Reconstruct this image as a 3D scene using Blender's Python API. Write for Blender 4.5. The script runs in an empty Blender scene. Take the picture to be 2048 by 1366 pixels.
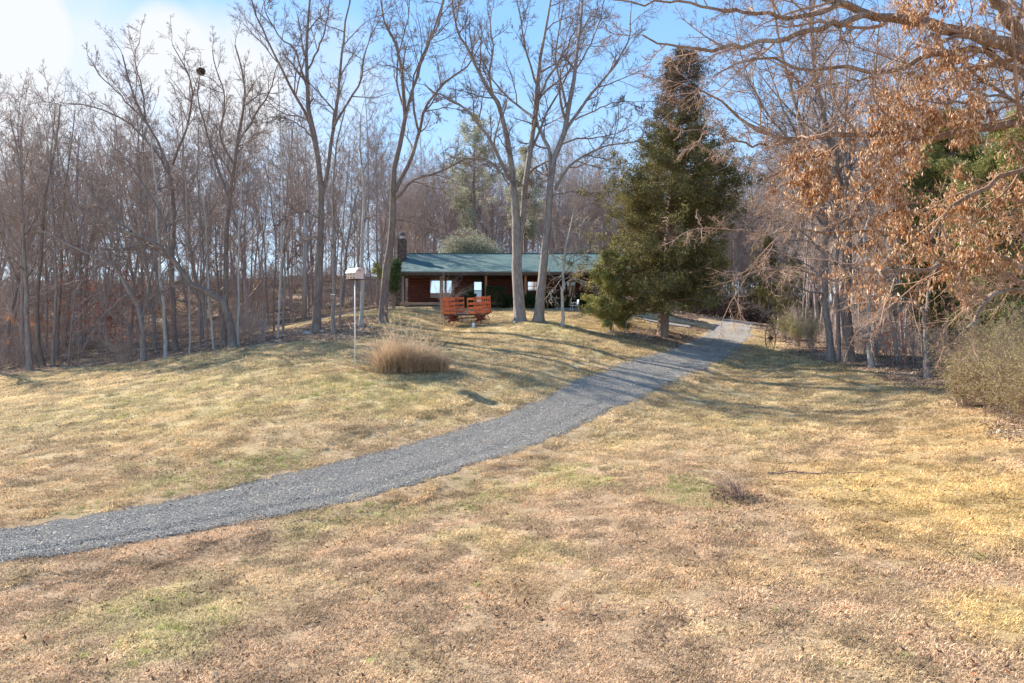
import bpy, math
import numpy as np
from mathutils import Vector, Matrix, Euler
R = math.radians
F = 1365.0          # focal length in photo pixels
EYE = 3.75          # the photo is taken from a raised pole
sc = bpy.context.scene

# ------------------------------------------------------------------ camera
cam_d = bpy.data.cameras.new('camera')
cam_d.sensor_width = 36.0
cam_d.lens = 36.0 * F / 2048.0
cam_d.clip_start = 0.1
cam_d.clip_end = 3000
cam = bpy.data.objects.new('camera', cam_d)
sc.collection.objects.link(cam)
cam.location = (0, 0, EYE)
cam.rotation_euler = (R(90), 0, 0)
sc.camera = cam

# ------------------------------------------------------------------ sun and sky
SUN_AZ = (-0.80, 0.60)          # ground direction towards the sun
SUN_EL = R(36)
_n = math.hypot(*SUN_AZ)
sdir = Vector((SUN_AZ[0] / _n * math.cos(SUN_EL), SUN_AZ[1] / _n * math.cos(SUN_EL), math.sin(SUN_EL)))
sun_d = bpy.data.lights.new('sun', 'SUN')
sun_d.energy = 4.7
sun_d.angle = R(0.5)
sun_d.color = (1.0, 0.90, 0.76)
sun = bpy.data.objects.new('sun', sun_d)
sun.rotation_euler = (-sdir).to_track_quat('-Z', 'Y').to_euler()
sc.collection.objects.link(sun)

world = bpy.data.worlds.new('World')
sc.world = world
world.use_nodes = True
nt = world.node_tree
nt.nodes.clear()
N = nt.nodes.new
L = nt.links.new
wo = N('ShaderNodeOutputWorld'); bg = N('ShaderNodeBackground')
sky = N('ShaderNodeTexSky'); sky.sky_type = 'NISHITA'; sky.sun_disc = False
sky.sun_elevation = SUN_EL
sky.sun_rotation = math.atan2(SUN_AZ[0], SUN_AZ[1])
sky.altitude = 200; sky.air_density = 1.0; sky.dust_density = 0.1; sky.ozone_density = 2.5
bg.inputs['Strength'].default_value = 0.15
tc = N('ShaderNodeTexCoord')
nrm = N('ShaderNodeVectorMath'); nrm.operation = 'NORMALIZE'
L(tc.outputs['Generated'], nrm.inputs[0])
warp = N('ShaderNodeTexNoise'); warp.inputs['Scale'].default_value = 3.2
warp.inputs['Detail'].default_value = 9; warp.inputs['Roughness'].default_value = 0.55
L(nrm.outputs[0], warp.inputs['Vector'])
acc = None
for (px, py, r_in, r_out, w) in [(0, 60, 2, 5.6, 1.0), (-100, 190, 3, 9.5, .9), (90, 190, 1, 4, .45), (350, 115, 1.0, 5.0, 1.0), (450, 170, 2, 8, .85), (480, 50, .5, 4.5, .5),
                                 (620, 200, 2, 10, .55), (230, 230, 3, 12, .6), (-700, 300, 4, 16, .9), (900, 420, 3, 14, .35)]:
    c = Vector(((px - 1024) / F, 1, (683 - py) / F)).normalized()
    d = N('ShaderNodeVectorMath'); d.operation = 'DOT_PRODUCT'; d.inputs[1].default_value = c
    L(nrm.outputs[0], d.inputs[0])
    m = N('ShaderNodeMapRange'); m.interpolation_type = 'SMOOTHSTEP'
    m.inputs['From Min'].default_value = math.cos(R(r_out)); m.inputs['From Max'].default_value = math.cos(R(r_in))
    m.inputs['To Max'].default_value = w
    L(d.outputs['Value'], m.inputs['Value'])
    if acc is None:
        acc = m.outputs[0]
    else:
        a = N('ShaderNodeMath'); a.operation = 'MAXIMUM'
        L(acc, a.inputs[0]); L(m.outputs[0], a.inputs[1]); acc = a.outputs[0]
ns = N('ShaderNodeMapRange'); ns.inputs['From Min'].default_value = .3; ns.inputs['From Max'].default_value = .7
ns.inputs['To Min'].default_value = -.3; ns.inputs['To Max'].default_value = .3; ns.clamp = False
L(warp.outputs['Fac'], ns.inputs['Value'])
ad = N('ShaderNodeMath'); ad.operation = 'ADD'; L(acc, ad.inputs[0]); L(ns.outputs[0], ad.inputs[1])
cm = N('ShaderNodeMapRange'); cm.interpolation_type = 'SMOOTHSTEP'
cm.inputs['From Min'].default_value = .18; cm.inputs['From Max'].default_value = .95
L(ad.outputs[0], cm.inputs['Value'])
tint = N('ShaderNodeMix'); tint.data_type = 'RGBA'; tint.blend_type = 'MULTIPLY'; tint.inputs['Factor'].default_value = 1
tint.inputs['B'].default_value = (1, 1, 1, 1)
# clear winter air: the Nishita sky evened out by a pale-horizon to blue-zenith ramp on the view elevation
sz = N('ShaderNodeSeparateXYZ'); L(nrm.outputs[0], sz.inputs[0])
rp = N('ShaderNodeValToRGB'); el = rp.color_ramp.elements
el[0].position = 0.0; el[0].color = (1.75, 2.05, 2.45, 1); el[1].position = 1.0; el[1].color = (.35, .9, 2.0, 1)
for p_, c_ in ((.12, (1.62, 2.05, 2.6)), (.26, (1.15, 1.85, 2.75)), (.42, (.75, 1.55, 2.8))):
    q_ = el.new(p_); q_.color = (*c_, 1)
L(sz.outputs['Z'], rp.inputs[0])
ev_ = N('ShaderNodeMix'); ev_.data_type = 'RGBA'; ev_.inputs['Factor'].default_value = .8
L(sky.outputs[0], ev_.inputs['A']); L(rp.outputs[0], ev_.inputs['B']); L(ev_.outputs['Result'], tint.inputs['A'])
mx = N('ShaderNodeMix'); mx.data_type = 'RGBA'
L(cm.outputs[0], mx.inputs['Factor']); L(tint.outputs['Result'], mx.inputs['A'])
mx.inputs['B'].default_value = (2.45, 2.52, 2.65, 1)
L(mx.outputs['Result'], bg.inputs['Color']); L(bg.outputs[0], wo.inputs['Surface'])

sc.view_settings.view_transform = 'Standard'
sc.view_settings.look = 'None'
sc.view_settings.exposure = 1.38
sc.view_settings.gamma = 1.0
sc.cycles.max_bounces = 5
sc.cycles.diffuse_bounces = 3
sc.cycles.glossy_bounces = 2
sc.cycles.transparent_max_bounces = 6

# ------------------------------------------------------------------ helpers
def tag(o, label=None, cat=None, group=None, kind=None):
    if label: o['label'] = label
    if cat: o['category'] = cat
    if group: o['group'] = group
    if kind: o['kind'] = kind
    return o

def link(o, parent=None):
    sc.collection.objects.link(o)
    if parent is not None: o.parent = parent
    return o

def empty(name, loc, rz=0.0):
    o = bpy.data.objects.new(name, None)
    o.empty_display_size = 0.3
    o.location = loc; o.rotation_euler = (0, 0, rz)
    return link(o)

def np_mesh(name, V, faces, attr=None, smooth=False):
    """faces: list of (M,k) int arrays. attr: per-face float 'v'."""
    V = np.asarray(V, dtype=np.float32)
    me = bpy.data.meshes.new(name)
    me.vertices.add(len(V)); me.vertices.foreach_set('co', V.ravel())
    faces = [np.asarray(f, dtype=np.int32) for f in faces if len(f)]
    lp = np.concatenate([f.ravel() for f in faces])
    cnt = np.concatenate([np.full(len(f), f.shape[1], dtype=np.int32) for f in faces])
    st = np.concatenate([[0], np.cumsum(cnt)[:-1]]).astype(np.int32)
    me.loops.add(len(lp)); me.loops.foreach_set('vertex_index', lp)
    me.polygons.add(len(cnt)); me.polygons.foreach_set('loop_start', st)
    me.polygons.foreach_set('loop_total', cnt)
    me.polygons.foreach_set('use_smooth', np.full(len(cnt), bool(smooth), dtype=bool))
    me.update(calc_edges=True)
    if attr is not None:
        a = me.attributes.new('v', 'FLOAT', 'FACE'); a.data.foreach_set('value', np.asarray(attr, dtype=np.float32))
    return me

def mesh_obj(name, me, mat, parent=None):
    o = bpy.data.objects.new(name, me)
    if mat and not me.materials: me.materials.append(mat)
    return link(o, parent)

class MB:
    """collects boxes, bars, tubes into one mesh"""
    def __init__(s): s.v = []; s.f = []; s.n = 0
    def add(s, V, fs):
        s.v.append(np.asarray(V, dtype=float))
        for f in fs: s.f.append(np.asarray(f) + s.n)
        s.n += len(V); return s
    def box(s, c, size, rot=None):
        x, y, z = [d / 2 for d in size]
        V = np.array([[-x, -y, -z], [x, -y, -z], [x, y, -z], [-x, y, -z], [-x, -y, z], [x, -y, z], [x, y, z], [-x, y, z]])
        if rot is not None: V = V @ np.array(rot.to_matrix()).T
        return s.add(V + np.array(c), [np.array([[0, 3, 2, 1], [4, 5, 6, 7], [0, 1, 5, 4], [1, 2, 6, 5], [2, 3, 7, 6], [3, 0, 4, 7]])])
    def box2(s, a, b):
        a = np.array(a, float); b = np.array(b, float)
        return s.box((a + b) / 2, np.abs(b - a))
    def bar(s, a, b, w, h):
        a = Vector(a); b = Vector(b); d = b - a
        q = d.to_track_quat('Y', 'Z')
        return s.box((a + b) / 2, (w, d.length, h), q)
    def tube(s, pts, r, sides=8, cap=True):
        P = np.array([pts], float); n = len(pts)
        Rr = np.full((1, n), r) if np.isscalar(r) else np.array([r], float)
        V, Q = tubes(P, Rr, sides)
        fs = [Q]
        if cap:
            fs.append(np.array([list(range(sides))[::-1]])); fs.append(np.array([[(n - 1) * sides + i for i in range(sides)]]))
        return s.add(V, fs)
    def ring(s, c, rad, r, axis, n=28, sides=6):
        ax = Vector(axis).normalized(); u = ax.orthogonal().normalized(); w = ax.cross(u)
        pts = [Vector(c) + rad * (math.cos(a) * u + math.sin(a) * w) for a in [2 * math.pi * i / n for i in range(n + 1)]]
        return s.tube(pts, r, sides, False)
    def build(s, name, mat, parent=None, smooth=False):
        by = {}
        for f in s.f: by.setdefault(f.shape[1], []).append(f)
        me = np_mesh(name, np.concatenate(s.v), [np.concatenate(x) for x in by.values()], smooth=smooth)
        return mesh_obj(name, me, mat, parent)

def nz(v): return v / (np.linalg.norm(v, axis=-1, keepdims=True) + 1e-9)

def tubes(P, Rr, sides):
    B, n, _ = P.shape
    T = np.empty_like(P)
    T[:, 1:-1] = P[:, 2:] - P[:, :-2]; T[:, 0] = P[:, 1] - P[:, 0]; T[:, -1] = P[:, -1] - P[:, -2]
    T = nz(T)
    md = np.abs(nz(P[:, -1] - P[:, 0]) + 1e-6)
    ref = np.eye(3)[np.argmin(md, axis=1)][:, None, :]
    U = nz(np.cross(T, ref)); W_ = np.cross(T, U)
    a = np.arange(sides) * 2 * np.pi / sides
    ring = U[:, :, None, :] * np.cos(a)[None, None, :, None] + W_[:, :, None, :] * np.sin(a)[None, None, :, None]
    V = (P[:, :, None, :] + ring * Rr[:, :, None, None]).reshape(-1, 3)
    b = (np.arange(B) * n * sides)[:, None, None]; i = (np.arange(n - 1) * sides)[None, :, None]
    k = np.arange(sides)[None, None, :]; k2 = (k + 1) % sides
    Q = np.stack([b + i + k, b + i + k2, b + i + sides + k2, b + i + sides + k], -1).reshape(-1, 4)
    return V, Q

def vhash(ix, iy, seed):
    h = (ix.astype(np.int64) * 374761393 + iy.astype(np.int64) * 668265263 + seed * 1442695041) & 0x7fffffff
    h = ((h ^ (h >> 13)) * 1274126177) & 0x7fffffff
    return ((h ^ (h >> 16)) & 0xffffff) / float(0xffffff)
def vnoise(x, y, seed=0):
    ix = np.floor(x); iy = np.floor(y); fx = x - ix; fy = y - iy
    fx = fx * fx * (3 - 2 * fx); fy = fy * fy * (3 - 2 * fy)
    a = vhash(ix, iy, seed); b = vhash(ix + 1, iy, seed); c = vhash(ix, iy + 1, seed); d = vhash(ix + 1, iy + 1, seed)
    return (a * (1 - fx) + b * fx) * (1 - fy) + (c * (1 - fx) + d * fx) * fy
def fbm(x, y, s, seed=0, o=4):
    t = 0; amp = .5; tot = 0
    for i in range(o):
        t = t + amp * vnoise(x / s, y / s, seed + i * 17); tot += amp; amp *= .55; s *= .48
    return t / tot
def sstep(a, b, x):
    t = np.clip((x - a) / (b - a), 0, 1); return t * t * (3 - 2 * t)

# ------------------------------------------------------------------ terrain shape
CP = [(1024, 1366, 7.6), (0, 1366, 7.8), (2048, 1366, 7.0),
      (0, 1088, 12.6), (300, 1045, 14), (600, 985, 16.3), (800, 935, 18.5), (1000, 870, 21.8), (1100, 832, 24), (1200, 785, 27), (1300, 742, 31),
      (1400, 706, 37), (1460, 675, 45), (1475, 652, 53), (1482, 642, 60),
      (0, 950, 17.5), (0, 850, 24.5), (0, 780, 38), (0, 750, 46), (500, 780, 27), (500, 850, 22), (400, 720, 36), (200, 740, 40),
      (58, 740, 47), (287, 724, 42), (350, 702, 46), (465, 697, 40), (632, 660, 42), (667, 668, 40), (722, 655, 42), (765, 640, 43),
      (710, 735, 30), (830, 740, 30), (930, 655, 43), (1040, 642, 42), (1125, 650, 40), (1325, 672, 41), (1230, 665, 41),
      (990, 613, 52), (805, 613, 52), (1200, 622, 50), (650, 640, 49), (560, 662, 47), (608, 642, 56), (1000, 600, 60), (1330, 632, 55),
      (900, 780, 27), (1000, 730, 31), (1200, 700, 35), (1150, 670, 38),
      (1600, 800, 27), (1600, 730, 34), (1680, 725, 32), (1741, 737, 31), (1858, 757, 28), (2000, 825, 20.5), (2048, 950, 14.5), (1700, 900, 18.5),
      (1500, 1000, 14.5), (1541, 695, 40), (1555, 662, 50), (1250, 930, 18), (1700, 690, 50), (1950, 705, 48), (1600, 655, 66),
      (300, 575, 90), (0, 580, 90), (600, 555, 90), (300, 670, 62), (0, 690, 62), (900, 560, 95), (1300, 580, 95), (1480, 637, 74), (1480, 600, 100), (1750, 612, 100), (2100, 620, 100)]
cx = []; cz = []
for px, py, Y in CP:
    cx.append(((px - 1024) / F * Y, Y)); cz.append((683 - py) / F * Y)
for x, y, z in [(0, 0, -3.75), (-15, 0, -3.9), (15, 0, -3.2), (-60, 10, -4.2), (-60, 35, -3.2), (40, 8, -1.5), (40, 30, -1.6), (0, -20, -3.9), (-60, -20, -4.5), (60, -20, -1),
                (-150, 100, 8), (150, 100, 3), (0, 180, 13), (-100, 180, 14), (120, 180, 6), (0, 350, 10), (-250, 350, 14), (250, 350, 6), (250, 0, 0), (-250, 0, -3), (0, -60, -5), (0, -90, -7), (-90, -90, -7), (90, -90, -6), (-250, -90, -8), (250, -90, -8), (-60, -60, -6),
                (-80, 60, 0), (-110, 90, 8), (70, 60, -.5)]:
    cx.append((x, y)); cz.append(z)
cx = np.array(cx, float); cz = np.array(cz, float)
def _rb(a, b):
    d2 = ((a[:, None, :] - b[None, :, :]) ** 2).sum(-1); return np.sqrt(d2 + 9.0)
_A = _rb(cx, cx); _n = len(cx)
_M = np.zeros((_n + 3, _n + 3)); _M[:_n, :_n] = _A + np.eye(_n) * -0.25; _M[:_n, _n] = 1; _M[:_n, _n + 1:] = cx; _M[_n, :_n] = 1; _M[_n + 1:, :_n] = cx.T
_w = np.linalg.solve(_M, np.concatenate([cz, [0, 0, 0]]))
DC = np.array([(-22.5, 6.6), (-16, 9.2), (-9.23, 12.6), (-7.4, 14), (-5.06, 16.3), (-3.04, 18.5), (-.38, 21.8), (1.34, 24), (3.48, 27), (6.27, 31), (10.2, 37), (14.2, 45), (17.3, 53), (20.0, 60), (22.5, 68), (22, 80), (15, 92)])
def dense(P, m=12):
    out = []
    Q = np.vstack([2 * P[0] - P[1], P, 2 * P[-1] - P[-2]])
    for i in range(1, len(Q) - 2):
        for t in np.linspace(0, 1, m, endpoint=False):
            a, b, c, d = Q[i - 1:i + 3]
            out.append(.5 * ((2 * b) + (-a + c) * t + (2 * a - 5 * b + 4 * c - d) * t * t + (-a + 3 * b - 3 * c + d) * t ** 3))
    out.append(P[-1]); return np.array(out)
DL = dense(DC, 10)
def seg_sd(x, y, P):
    """distance to polyline, with the sign of the side (+ = right of travel)"""
    best = np.full(x.shape, 1e9); side = np.zeros(x.shape)
    for i in range(len(P) - 1):
        ax, ay = P[i]; dx, dy = P[i + 1] - P[i]; l2 = dx * dx + dy * dy
        t = np.clip(((x - ax) * dx + (y - ay) * dy) / l2, 0, 1)
        ex = x - ax - t * dx; ey = y - ay - t * dy; d = ex * ex + ey * ey
        m = d < best; best = np.where(m, d, best); side = np.where(m, np.sign(dx * -ey + dy * ex), side)
    return np.sqrt(best), side
def H0(x, y):
    x = np.asarray(x, float); y = np.asarray(y, float); sh = x.shape
    p = np.stack([x.ravel(), y.ravel()], -1); out = np.empty(len(p))
    for s in range(0, len(p), 20000):
        q = p[s:s + 20000]; out[s:s + 20000] = _rb(q, cx) @ _w[:_n] + _w[_n] + q @ _w[_n + 1:]
    return out.reshape(sh) + EYE
DLc = DL[::4]
def H(x, y, fine=True):
    x = np.asarray(x, float); y = np.asarray(y, float)
    z = H0(x, y)
    if fine:
        z = z + (fbm(x, y, 3.0, 5, 3) - .5) * .12 + (fbm(x, y, .8, 9, 2) - .5) * .035
        d, s = seg_sd(x, y, DLc)
        flat = 1 - sstep(1.2, 2.1, d)
        zr = H0(x, y)
        z = z * (1 - flat) + (zr - .035) * flat
        z = z - .13 * (s > 0) * sstep(1.6, 2.5, d) * (1 - sstep(3, 6, d))
        z = z + .09 * (s < 0) * sstep(2.7, 3.3, d + (fbm(x, y, 1.5, 71, 3) - .5) * .8) * (1 - sstep(5, 9, d)) * sstep(17, 21, y) * (1 - sstep(34, 38, y))
    return z
def h1(x, y): return float(H(np.array([x]), np.array([y]))[0])
def W(px, py, Y): return np.array([(px - 1024) / F * Y, Y, EYE + (683 - py) / F * Y])
def ground_at(px, py):
    Ys = np.linspace(5, 160, 1500); X = (px - 1024) / F * Ys; Z = EYE + (683 - py) / F * Ys
    g = H0(X, Ys); i = np.argmax(g >= Z)
    if g[i] < Z[i]: i = len(Ys) - 1
    return np.array([X[i], Ys[i]])

# lawn outline: where mown grass meets leaf litter
lawn_px = [(-60, 756), (58, 743), (180, 733), (287, 727), (350, 714), (465, 702), (560, 690), (660, 678), (740, 668)]
LP = [ground_at(*p) for p in lawn_px]
LP += [np.array(p) for p in [(-9.0, 45.5), (-14, 47.5), (-19, 49), (-17, 54), (-10, 58), (0, 60), (12, 58), (14, 52), (17, 58), (19, 68), (24, 68), (21, 60), (18.7, 50)]]
LP += [ground_at(*p) for p in [(1650, 722), (1740, 745), (1860, 772), (1925, 800), (1990, 835), (2080, 870)]]
LP += [np.array(p) for p in [(19, 12), (30, 0), (30, -30), (-90, -30), (-60, 40)]]
LP = np.array(LP)
def poly_sd(x, y, P):
    d = np.full(x.shape, 1e9); ins = np.zeros(x.shape, bool)
    for i in range(len(P)):
        ax, ay = P[i]; bx, by = P[(i + 1) % len(P)]; dx, dy = bx - ax, by - ay
        t = np.clip(((x - ax) * dx + (y - ay) * dy) / (dx * dx + dy * dy + 1e-9), 0, 1)
        d = np.minimum(d, (x - ax - t * dx) ** 2 + (y - ay - t * dy) ** 2)
        c = ((ay > y) != (by > y)) & (x < (bx - ax) * (y - ay) / (by - ay + 1e-12) + ax); ins ^= c
    return np.where(ins, -1, 1) * np.sqrt(d)
def litter(x, y):
    d = poly_sd(x, y, LP) + (fbm(x, y, 2.5, 31, 4) - .5) * 3.0
    m = sstep(-.7, .7, d)
    c = np.hypot((x - 9.3), (y - 41)) + (fbm(x, y, 1.5, 77, 3) - .5) * 2.5      # bare ground under the big cedar
    m = np.maximum(m, .75 * (1 - sstep(2.2, 4.2, c)))
    c = np.hypot((x - 12.0), (y - 47)) + (fbm(x, y, 1.5, 78, 3) - .5) * 2.5
    m = np.maximum(m, .6 * (1 - sstep(1., 3., c)))
    return m

GREEN = [(300, 1235, 1.3, .9), (150, 1225, .6, .6), (1400, 985, 1.0, 1.0), (650, 1035, .9, .8), (760, 1015, .7, .8), (980, 985, 1.2, .7), (1150, 950, 1.3, .8), (930, 1080, .8, .5), (1080, 1100, .7, .5),
         (150, 1035, 1.1, .8), (420, 965, 1.6, .9), (560, 930, 1.2, .7), (480, 815, 2.5, .5), (330, 790, 3, .55), (680, 770, 2.2, .8), (800, 790, 2.2, .6), (150, 830, 3, .4), (1250, 870, .8, .4),
         (1900, 1100, .5, .6), (520, 745, 3, .4), (720, 640, 3.0, .9), (1100, 655, 2.5, .6), (1500, 860, 1.6, .35)]
GREEN = [(*ground_at(a, b), r, s) for a, b, r, s in GREEN]
GOLD = [(1900, 1000, 3.5, 1.), (1700, 970, 2.5, .6), (2040, 1230, 1.2, .9), (1800, 1060, 2, .7), (330, 860, 4, .35), (420, 900, 2.5, .4), (60, 1000, 2.5, .4), (1950, 880, 3, .6)]
GOLD = [(*ground_at(a, b), r, s) for a, b, r, s in GOLD]
def lawn_color(x, y):
    n1 = fbm(x, y, 5., 3, 4); n2 = fbm(x, y, 1.1, 12, 4); n3 = fbm(x, y, .3, 23, 2)
    g = sstep(.56, .74, fbm(x, y, 1.4, 41, 5)) * .34
    for gx, gy, r, s in GREEN:
        g = np.maximum(g, s * (1 - sstep(.35, 1.25, np.hypot(x - gx, (y - gy) * .8) / r + (n2 - .5) * 2.4 + (n3 - .5) * 1.3)))
    au = sstep(.55, .8, fbm(x, y, 3.5, 57, 4)) * .4
    for gx, gy, r, s in GOLD:
        au = np.maximum(au, s * (1 - sstep(.4, 1.3, np.hypot(x - gx, y - gy) / r + (n1 - .5) * 1.2)))
    far = sstep(14, 26, y)[..., None] * .85
    tan = np.array([.52, .375, .245]); brn = np.array([.45, .31, .195]); straw = np.array([.60, .475, .27])
    c = tan * (1 - far) + straw * far
    k = (sstep(.5, .8, n2) * .42 * (1 - .6 * sstep(14, 26, y)))[..., None]; c = c * (1 - k) + brn * k
    au = au[..., None]; c = c * (1 - au) + np.array([.60, .44, .21]) * au
    g = (g * (.75 + .5 * n3))[..., None]; g = np.clip(g, 0, 1)
    c = c * (1 - g * .4) + np.array([.40, .42, .16]) * g * .4
    c = c * (.78 + .44 * n3[..., None])
    return c
def ground_color(x, y):
    c = lawn_color(x, y); lt = litter(x, y)[..., None]
    n = fbm(x, y, .9, 91, 4)[..., None]
    lc = np.array([.28, .205, .165]) * (1 - n) + np.array([.44, .335, .26]) * n
    d, s = seg_sd(x, y, DLc)
    c = c * (1 - lt) + lc * lt
    e = (1 - sstep(1.35, 2.6, d + (fbm(x, y, .7, 66, 3) - .5) * .9))[..., None] * .55
    return c * (1 - e) + np.array([.42, .30, .21]) * e

# ------------------------------------------------------------------ materials
def new_mat(name):
    m = bpy.data.materials.new(name); m.use_nodes = True
    t = m.node_tree; t.nodes.clear()
    return m, t, t.nodes.new, t.links.new
def mapped(t, coord='Object', stretch=(1, 1, 1)):
    N = t.nodes.new
    if coord == 'World':
        g = N('ShaderNodeNewGeometry'); out = g.outputs['Position']
    else:
        g = N('ShaderNodeTexCoord'); out = g.outputs[coord]
    mp = N('ShaderNodeMapping'); mp.inputs['Scale'].default_value = stretch
    t.links.new(out, mp.inputs['Vector']); return mp.outputs[0]
def ramp(t, fac, stops):
    r = t.nodes.new('ShaderNodeValToRGB'); e = r.color_ramp.elements
    e[0].position = stops[0][0]; e[0].color = (*stops[0][1], 1); e[1].position = stops[-1][0]; e[1].color = (*stops[-1][1], 1)
    for p, c in stops[1:-1]:
        k = e.new(p); k.color = (*c, 1)
    t.links.new(fac, r.inputs[0]); return r.outputs[0]
def noisy(name, c1, c2, scale=5, rough=.85, bump=.3, bscale=None, stretch=(1, 1, 1), coord='Object', spec=.25, detail=6, c3=None, s3=1.0, bdist=.02):
    m, t, N, L = new_mat(name)
    v = mapped(t, coord, stretch)
    n = N('ShaderNodeTexNoise'); n.inputs['Scale'].default_value = scale; n.inputs['Detail'].default_value = detail; n.inputs['Roughness'].default_value = .65
    L(v, n.inputs['Vector'])
    col = ramp(t, n.outputs['Fac'], [(.32, c1), (.68, c2)])
    if c3:
        n2 = N('ShaderNodeTexNoise'); n2.inputs['Scale'].default_value = s3; n2.inputs['Detail'].default_value = 4; L(v, n2.inputs['Vector'])
        f = N('ShaderNodeMapRange'); f.inputs['From Min'].default_value = .5; f.inputs['From Max'].default_value = .66; L(n2.outputs['Fac'], f.inputs['Value'])
        mx = N('ShaderNodeMix'); mx.data_type = 'RGBA'; L(f.outputs[0], mx.inputs['Factor']); L(col, mx.inputs['A']); mx.inputs['B'].default_value = (*c3, 1); col = mx.outputs['Result']
    b = N('ShaderNodeBsdfPrincipled'); b.inputs['Roughness'].default_value = rough; b.inputs['Specular IOR Level'].default_value = spec
    L(col, b.inputs['Base Color'])
    if bump:
        nb = N('ShaderNodeTexNoise'); nb.inputs['Scale'].default_value = bscale or scale * 3; nb.inputs['Detail'].default_value = 5; L(v, nb.inputs['Vector'])
        bp = N('ShaderNodeBump'); bp.inputs['Strength'].default_value = bump; bp.inputs['Distance'].default_value = bdist; L(nb.outputs['Fac'], bp.inputs['Height']); L(bp.outputs[0], b.inputs['Normal'])
    o = N('ShaderNodeOutputMaterial'); L(b.outputs[0], o.inputs['Surface'])
    return m
def leafy(name, stops, trans=.3, rough=.7, attr='v', atype='GEOMETRY', spec=.2):
    """colour picked per face; part of the light passes through"""
    m, t, N, L = new_mat(name)
    a = N('ShaderNodeAttribute'); a.attribute_name = attr; a.attribute_type = atype
    col = ramp(t, a.outputs['Fac'], stops)
    b = N('ShaderNodeBsdfPrincipled'); b.inputs['Roughness'].default_value = rough; b.inputs['Specular IOR Level'].default_value = spec
    tr = N('ShaderNodeBsdfTranslucent'); L(col, b.inputs['Base Color']); L(col, tr.inputs['Color'])
    mx = N('ShaderNodeMixShader'); mx.inputs[0].default_value = trans; L(b.outputs[0], mx.inputs[1]); L(tr.outputs[0], mx.inputs[2])
    o = N('ShaderNodeOutputMaterial'); L(mx.outputs[0], o.inputs['Surface'])
    return m
def tinted(name, trans=.3):
    """colour from the instancer's tcol, varied per face with v"""
    m, t, N, L = new_mat(name)
    a = N('ShaderNodeAttribute'); a.attribute_name = 'tcol'; a.attribute_type = 'INSTANCER'
    v = N('ShaderNodeAttribute'); v.attribute_name = 'v'
    mr = N('ShaderNodeMapRange'); mr.inputs['To Min'].default_value = .40; mr.inputs['To Max'].default_value = 1.55; L(v.outputs['Fac'], mr.inputs['Value'])
    mu = N('ShaderNodeVectorMath'); mu.operation = 'SCALE'; L(a.outputs['Color'], mu.inputs[0]); L(mr.outputs[0], mu.inputs['Scale'])
    b = N('ShaderNodeBsdfPrincipled'); b.inputs['Roughness'].default_value = .75; b.inputs['Specular IOR Level'].default_value = .2
    tr = N('ShaderNodeBsdfTranslucent'); L(mu.outputs[0], b.inputs['Base Color']); L(mu.outputs[0], tr.inputs['Color'])
    mx = N('ShaderNodeMixShader'); mx.inputs[0].default_value = trans; L(b.outputs[0], mx.inputs[1]); L(tr.outputs[0], mx.inputs[2])
    o = N('ShaderNodeOutputMaterial'); L(mx.outputs[0], o.inputs['Surface'])
    return m
def bark(name, c1, c2, c3, scale=6, moss=None):
    m, t, N, L = new_mat(name)
    v = mapped(t, 'Object', (1, 1, .22))
    n = N('ShaderNodeTexNoise'); n.inputs['Scale'].default_value = scale * 2; n.inputs['Detail'].default_value = 7; n.inputs['Roughness'].default_value = .7; L(v, n.inputs['Vector'])
    vo = N('ShaderNodeTexVoronoi'); vo.feature = 'DISTANCE_TO_EDGE'; vo.inputs['Scale'].default_value = scale * 2.2; L(v, vo.inputs['Vector'])
    col = ramp(t, n.outputs['Fac'], [(.28, c1), (.5, c2), (.72, c3)])
    v2 = mapped(t, 'Object', (1, 1, .6)); n2 = N('ShaderNodeTexNoise'); n2.inputs['Scale'].default_value = 1.3; n2.inputs['Detail'].default_value = 5; L(v2, n2.inputs['Vector'])
    f = N('ShaderNodeMapRange'); f.inputs['From Min'].default_value = .52; f.inputs['From Max'].default_value = .68; f.inputs['To Max'].default_value = .55; L(n2.outputs['Fac'], f.inputs['Value'])
    mx = N('ShaderNodeMix'); mx.data_type = 'RGBA'; L(f.outputs[0], mx.inputs['Factor']); L(col, mx.inputs['A']); mx.inputs['B'].default_value = (*(moss or c3), 1)
    b = N('ShaderNodeBsdfPrincipled'); b.inputs['Roughness'].default_value = .9; b.inputs['Specular IOR Level'].default_value = .15; L(mx.outputs['Result'], b.inputs['Base Color'])
    mn = N('ShaderNodeMath'); mn.operation = 'MINIMUM'; mn.inputs[1].default_value = .15; L(vo.outputs['Distance'], mn.inputs[0])
    bp = N('ShaderNodeBump'); bp.inputs['Strength'].default_value = .9; bp.inputs['Distance'].default_value = .12; L(mn.outputs[0], bp.inputs['Height'])
    bp2 = N('ShaderNodeBump'); bp2.inputs['Strength'].default_value = .5; bp2.inputs['Distance'].default_value = .04; L(n.outputs['Fac'], bp2.inputs['Height']); L(bp.outputs[0], bp2.inputs['Normal']); L(bp2.outputs[0], b.inputs['Normal'])
    o = N('ShaderNodeOutputMaterial'); L(b.outputs[0], o.inputs['Surface'])
    return m

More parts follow.
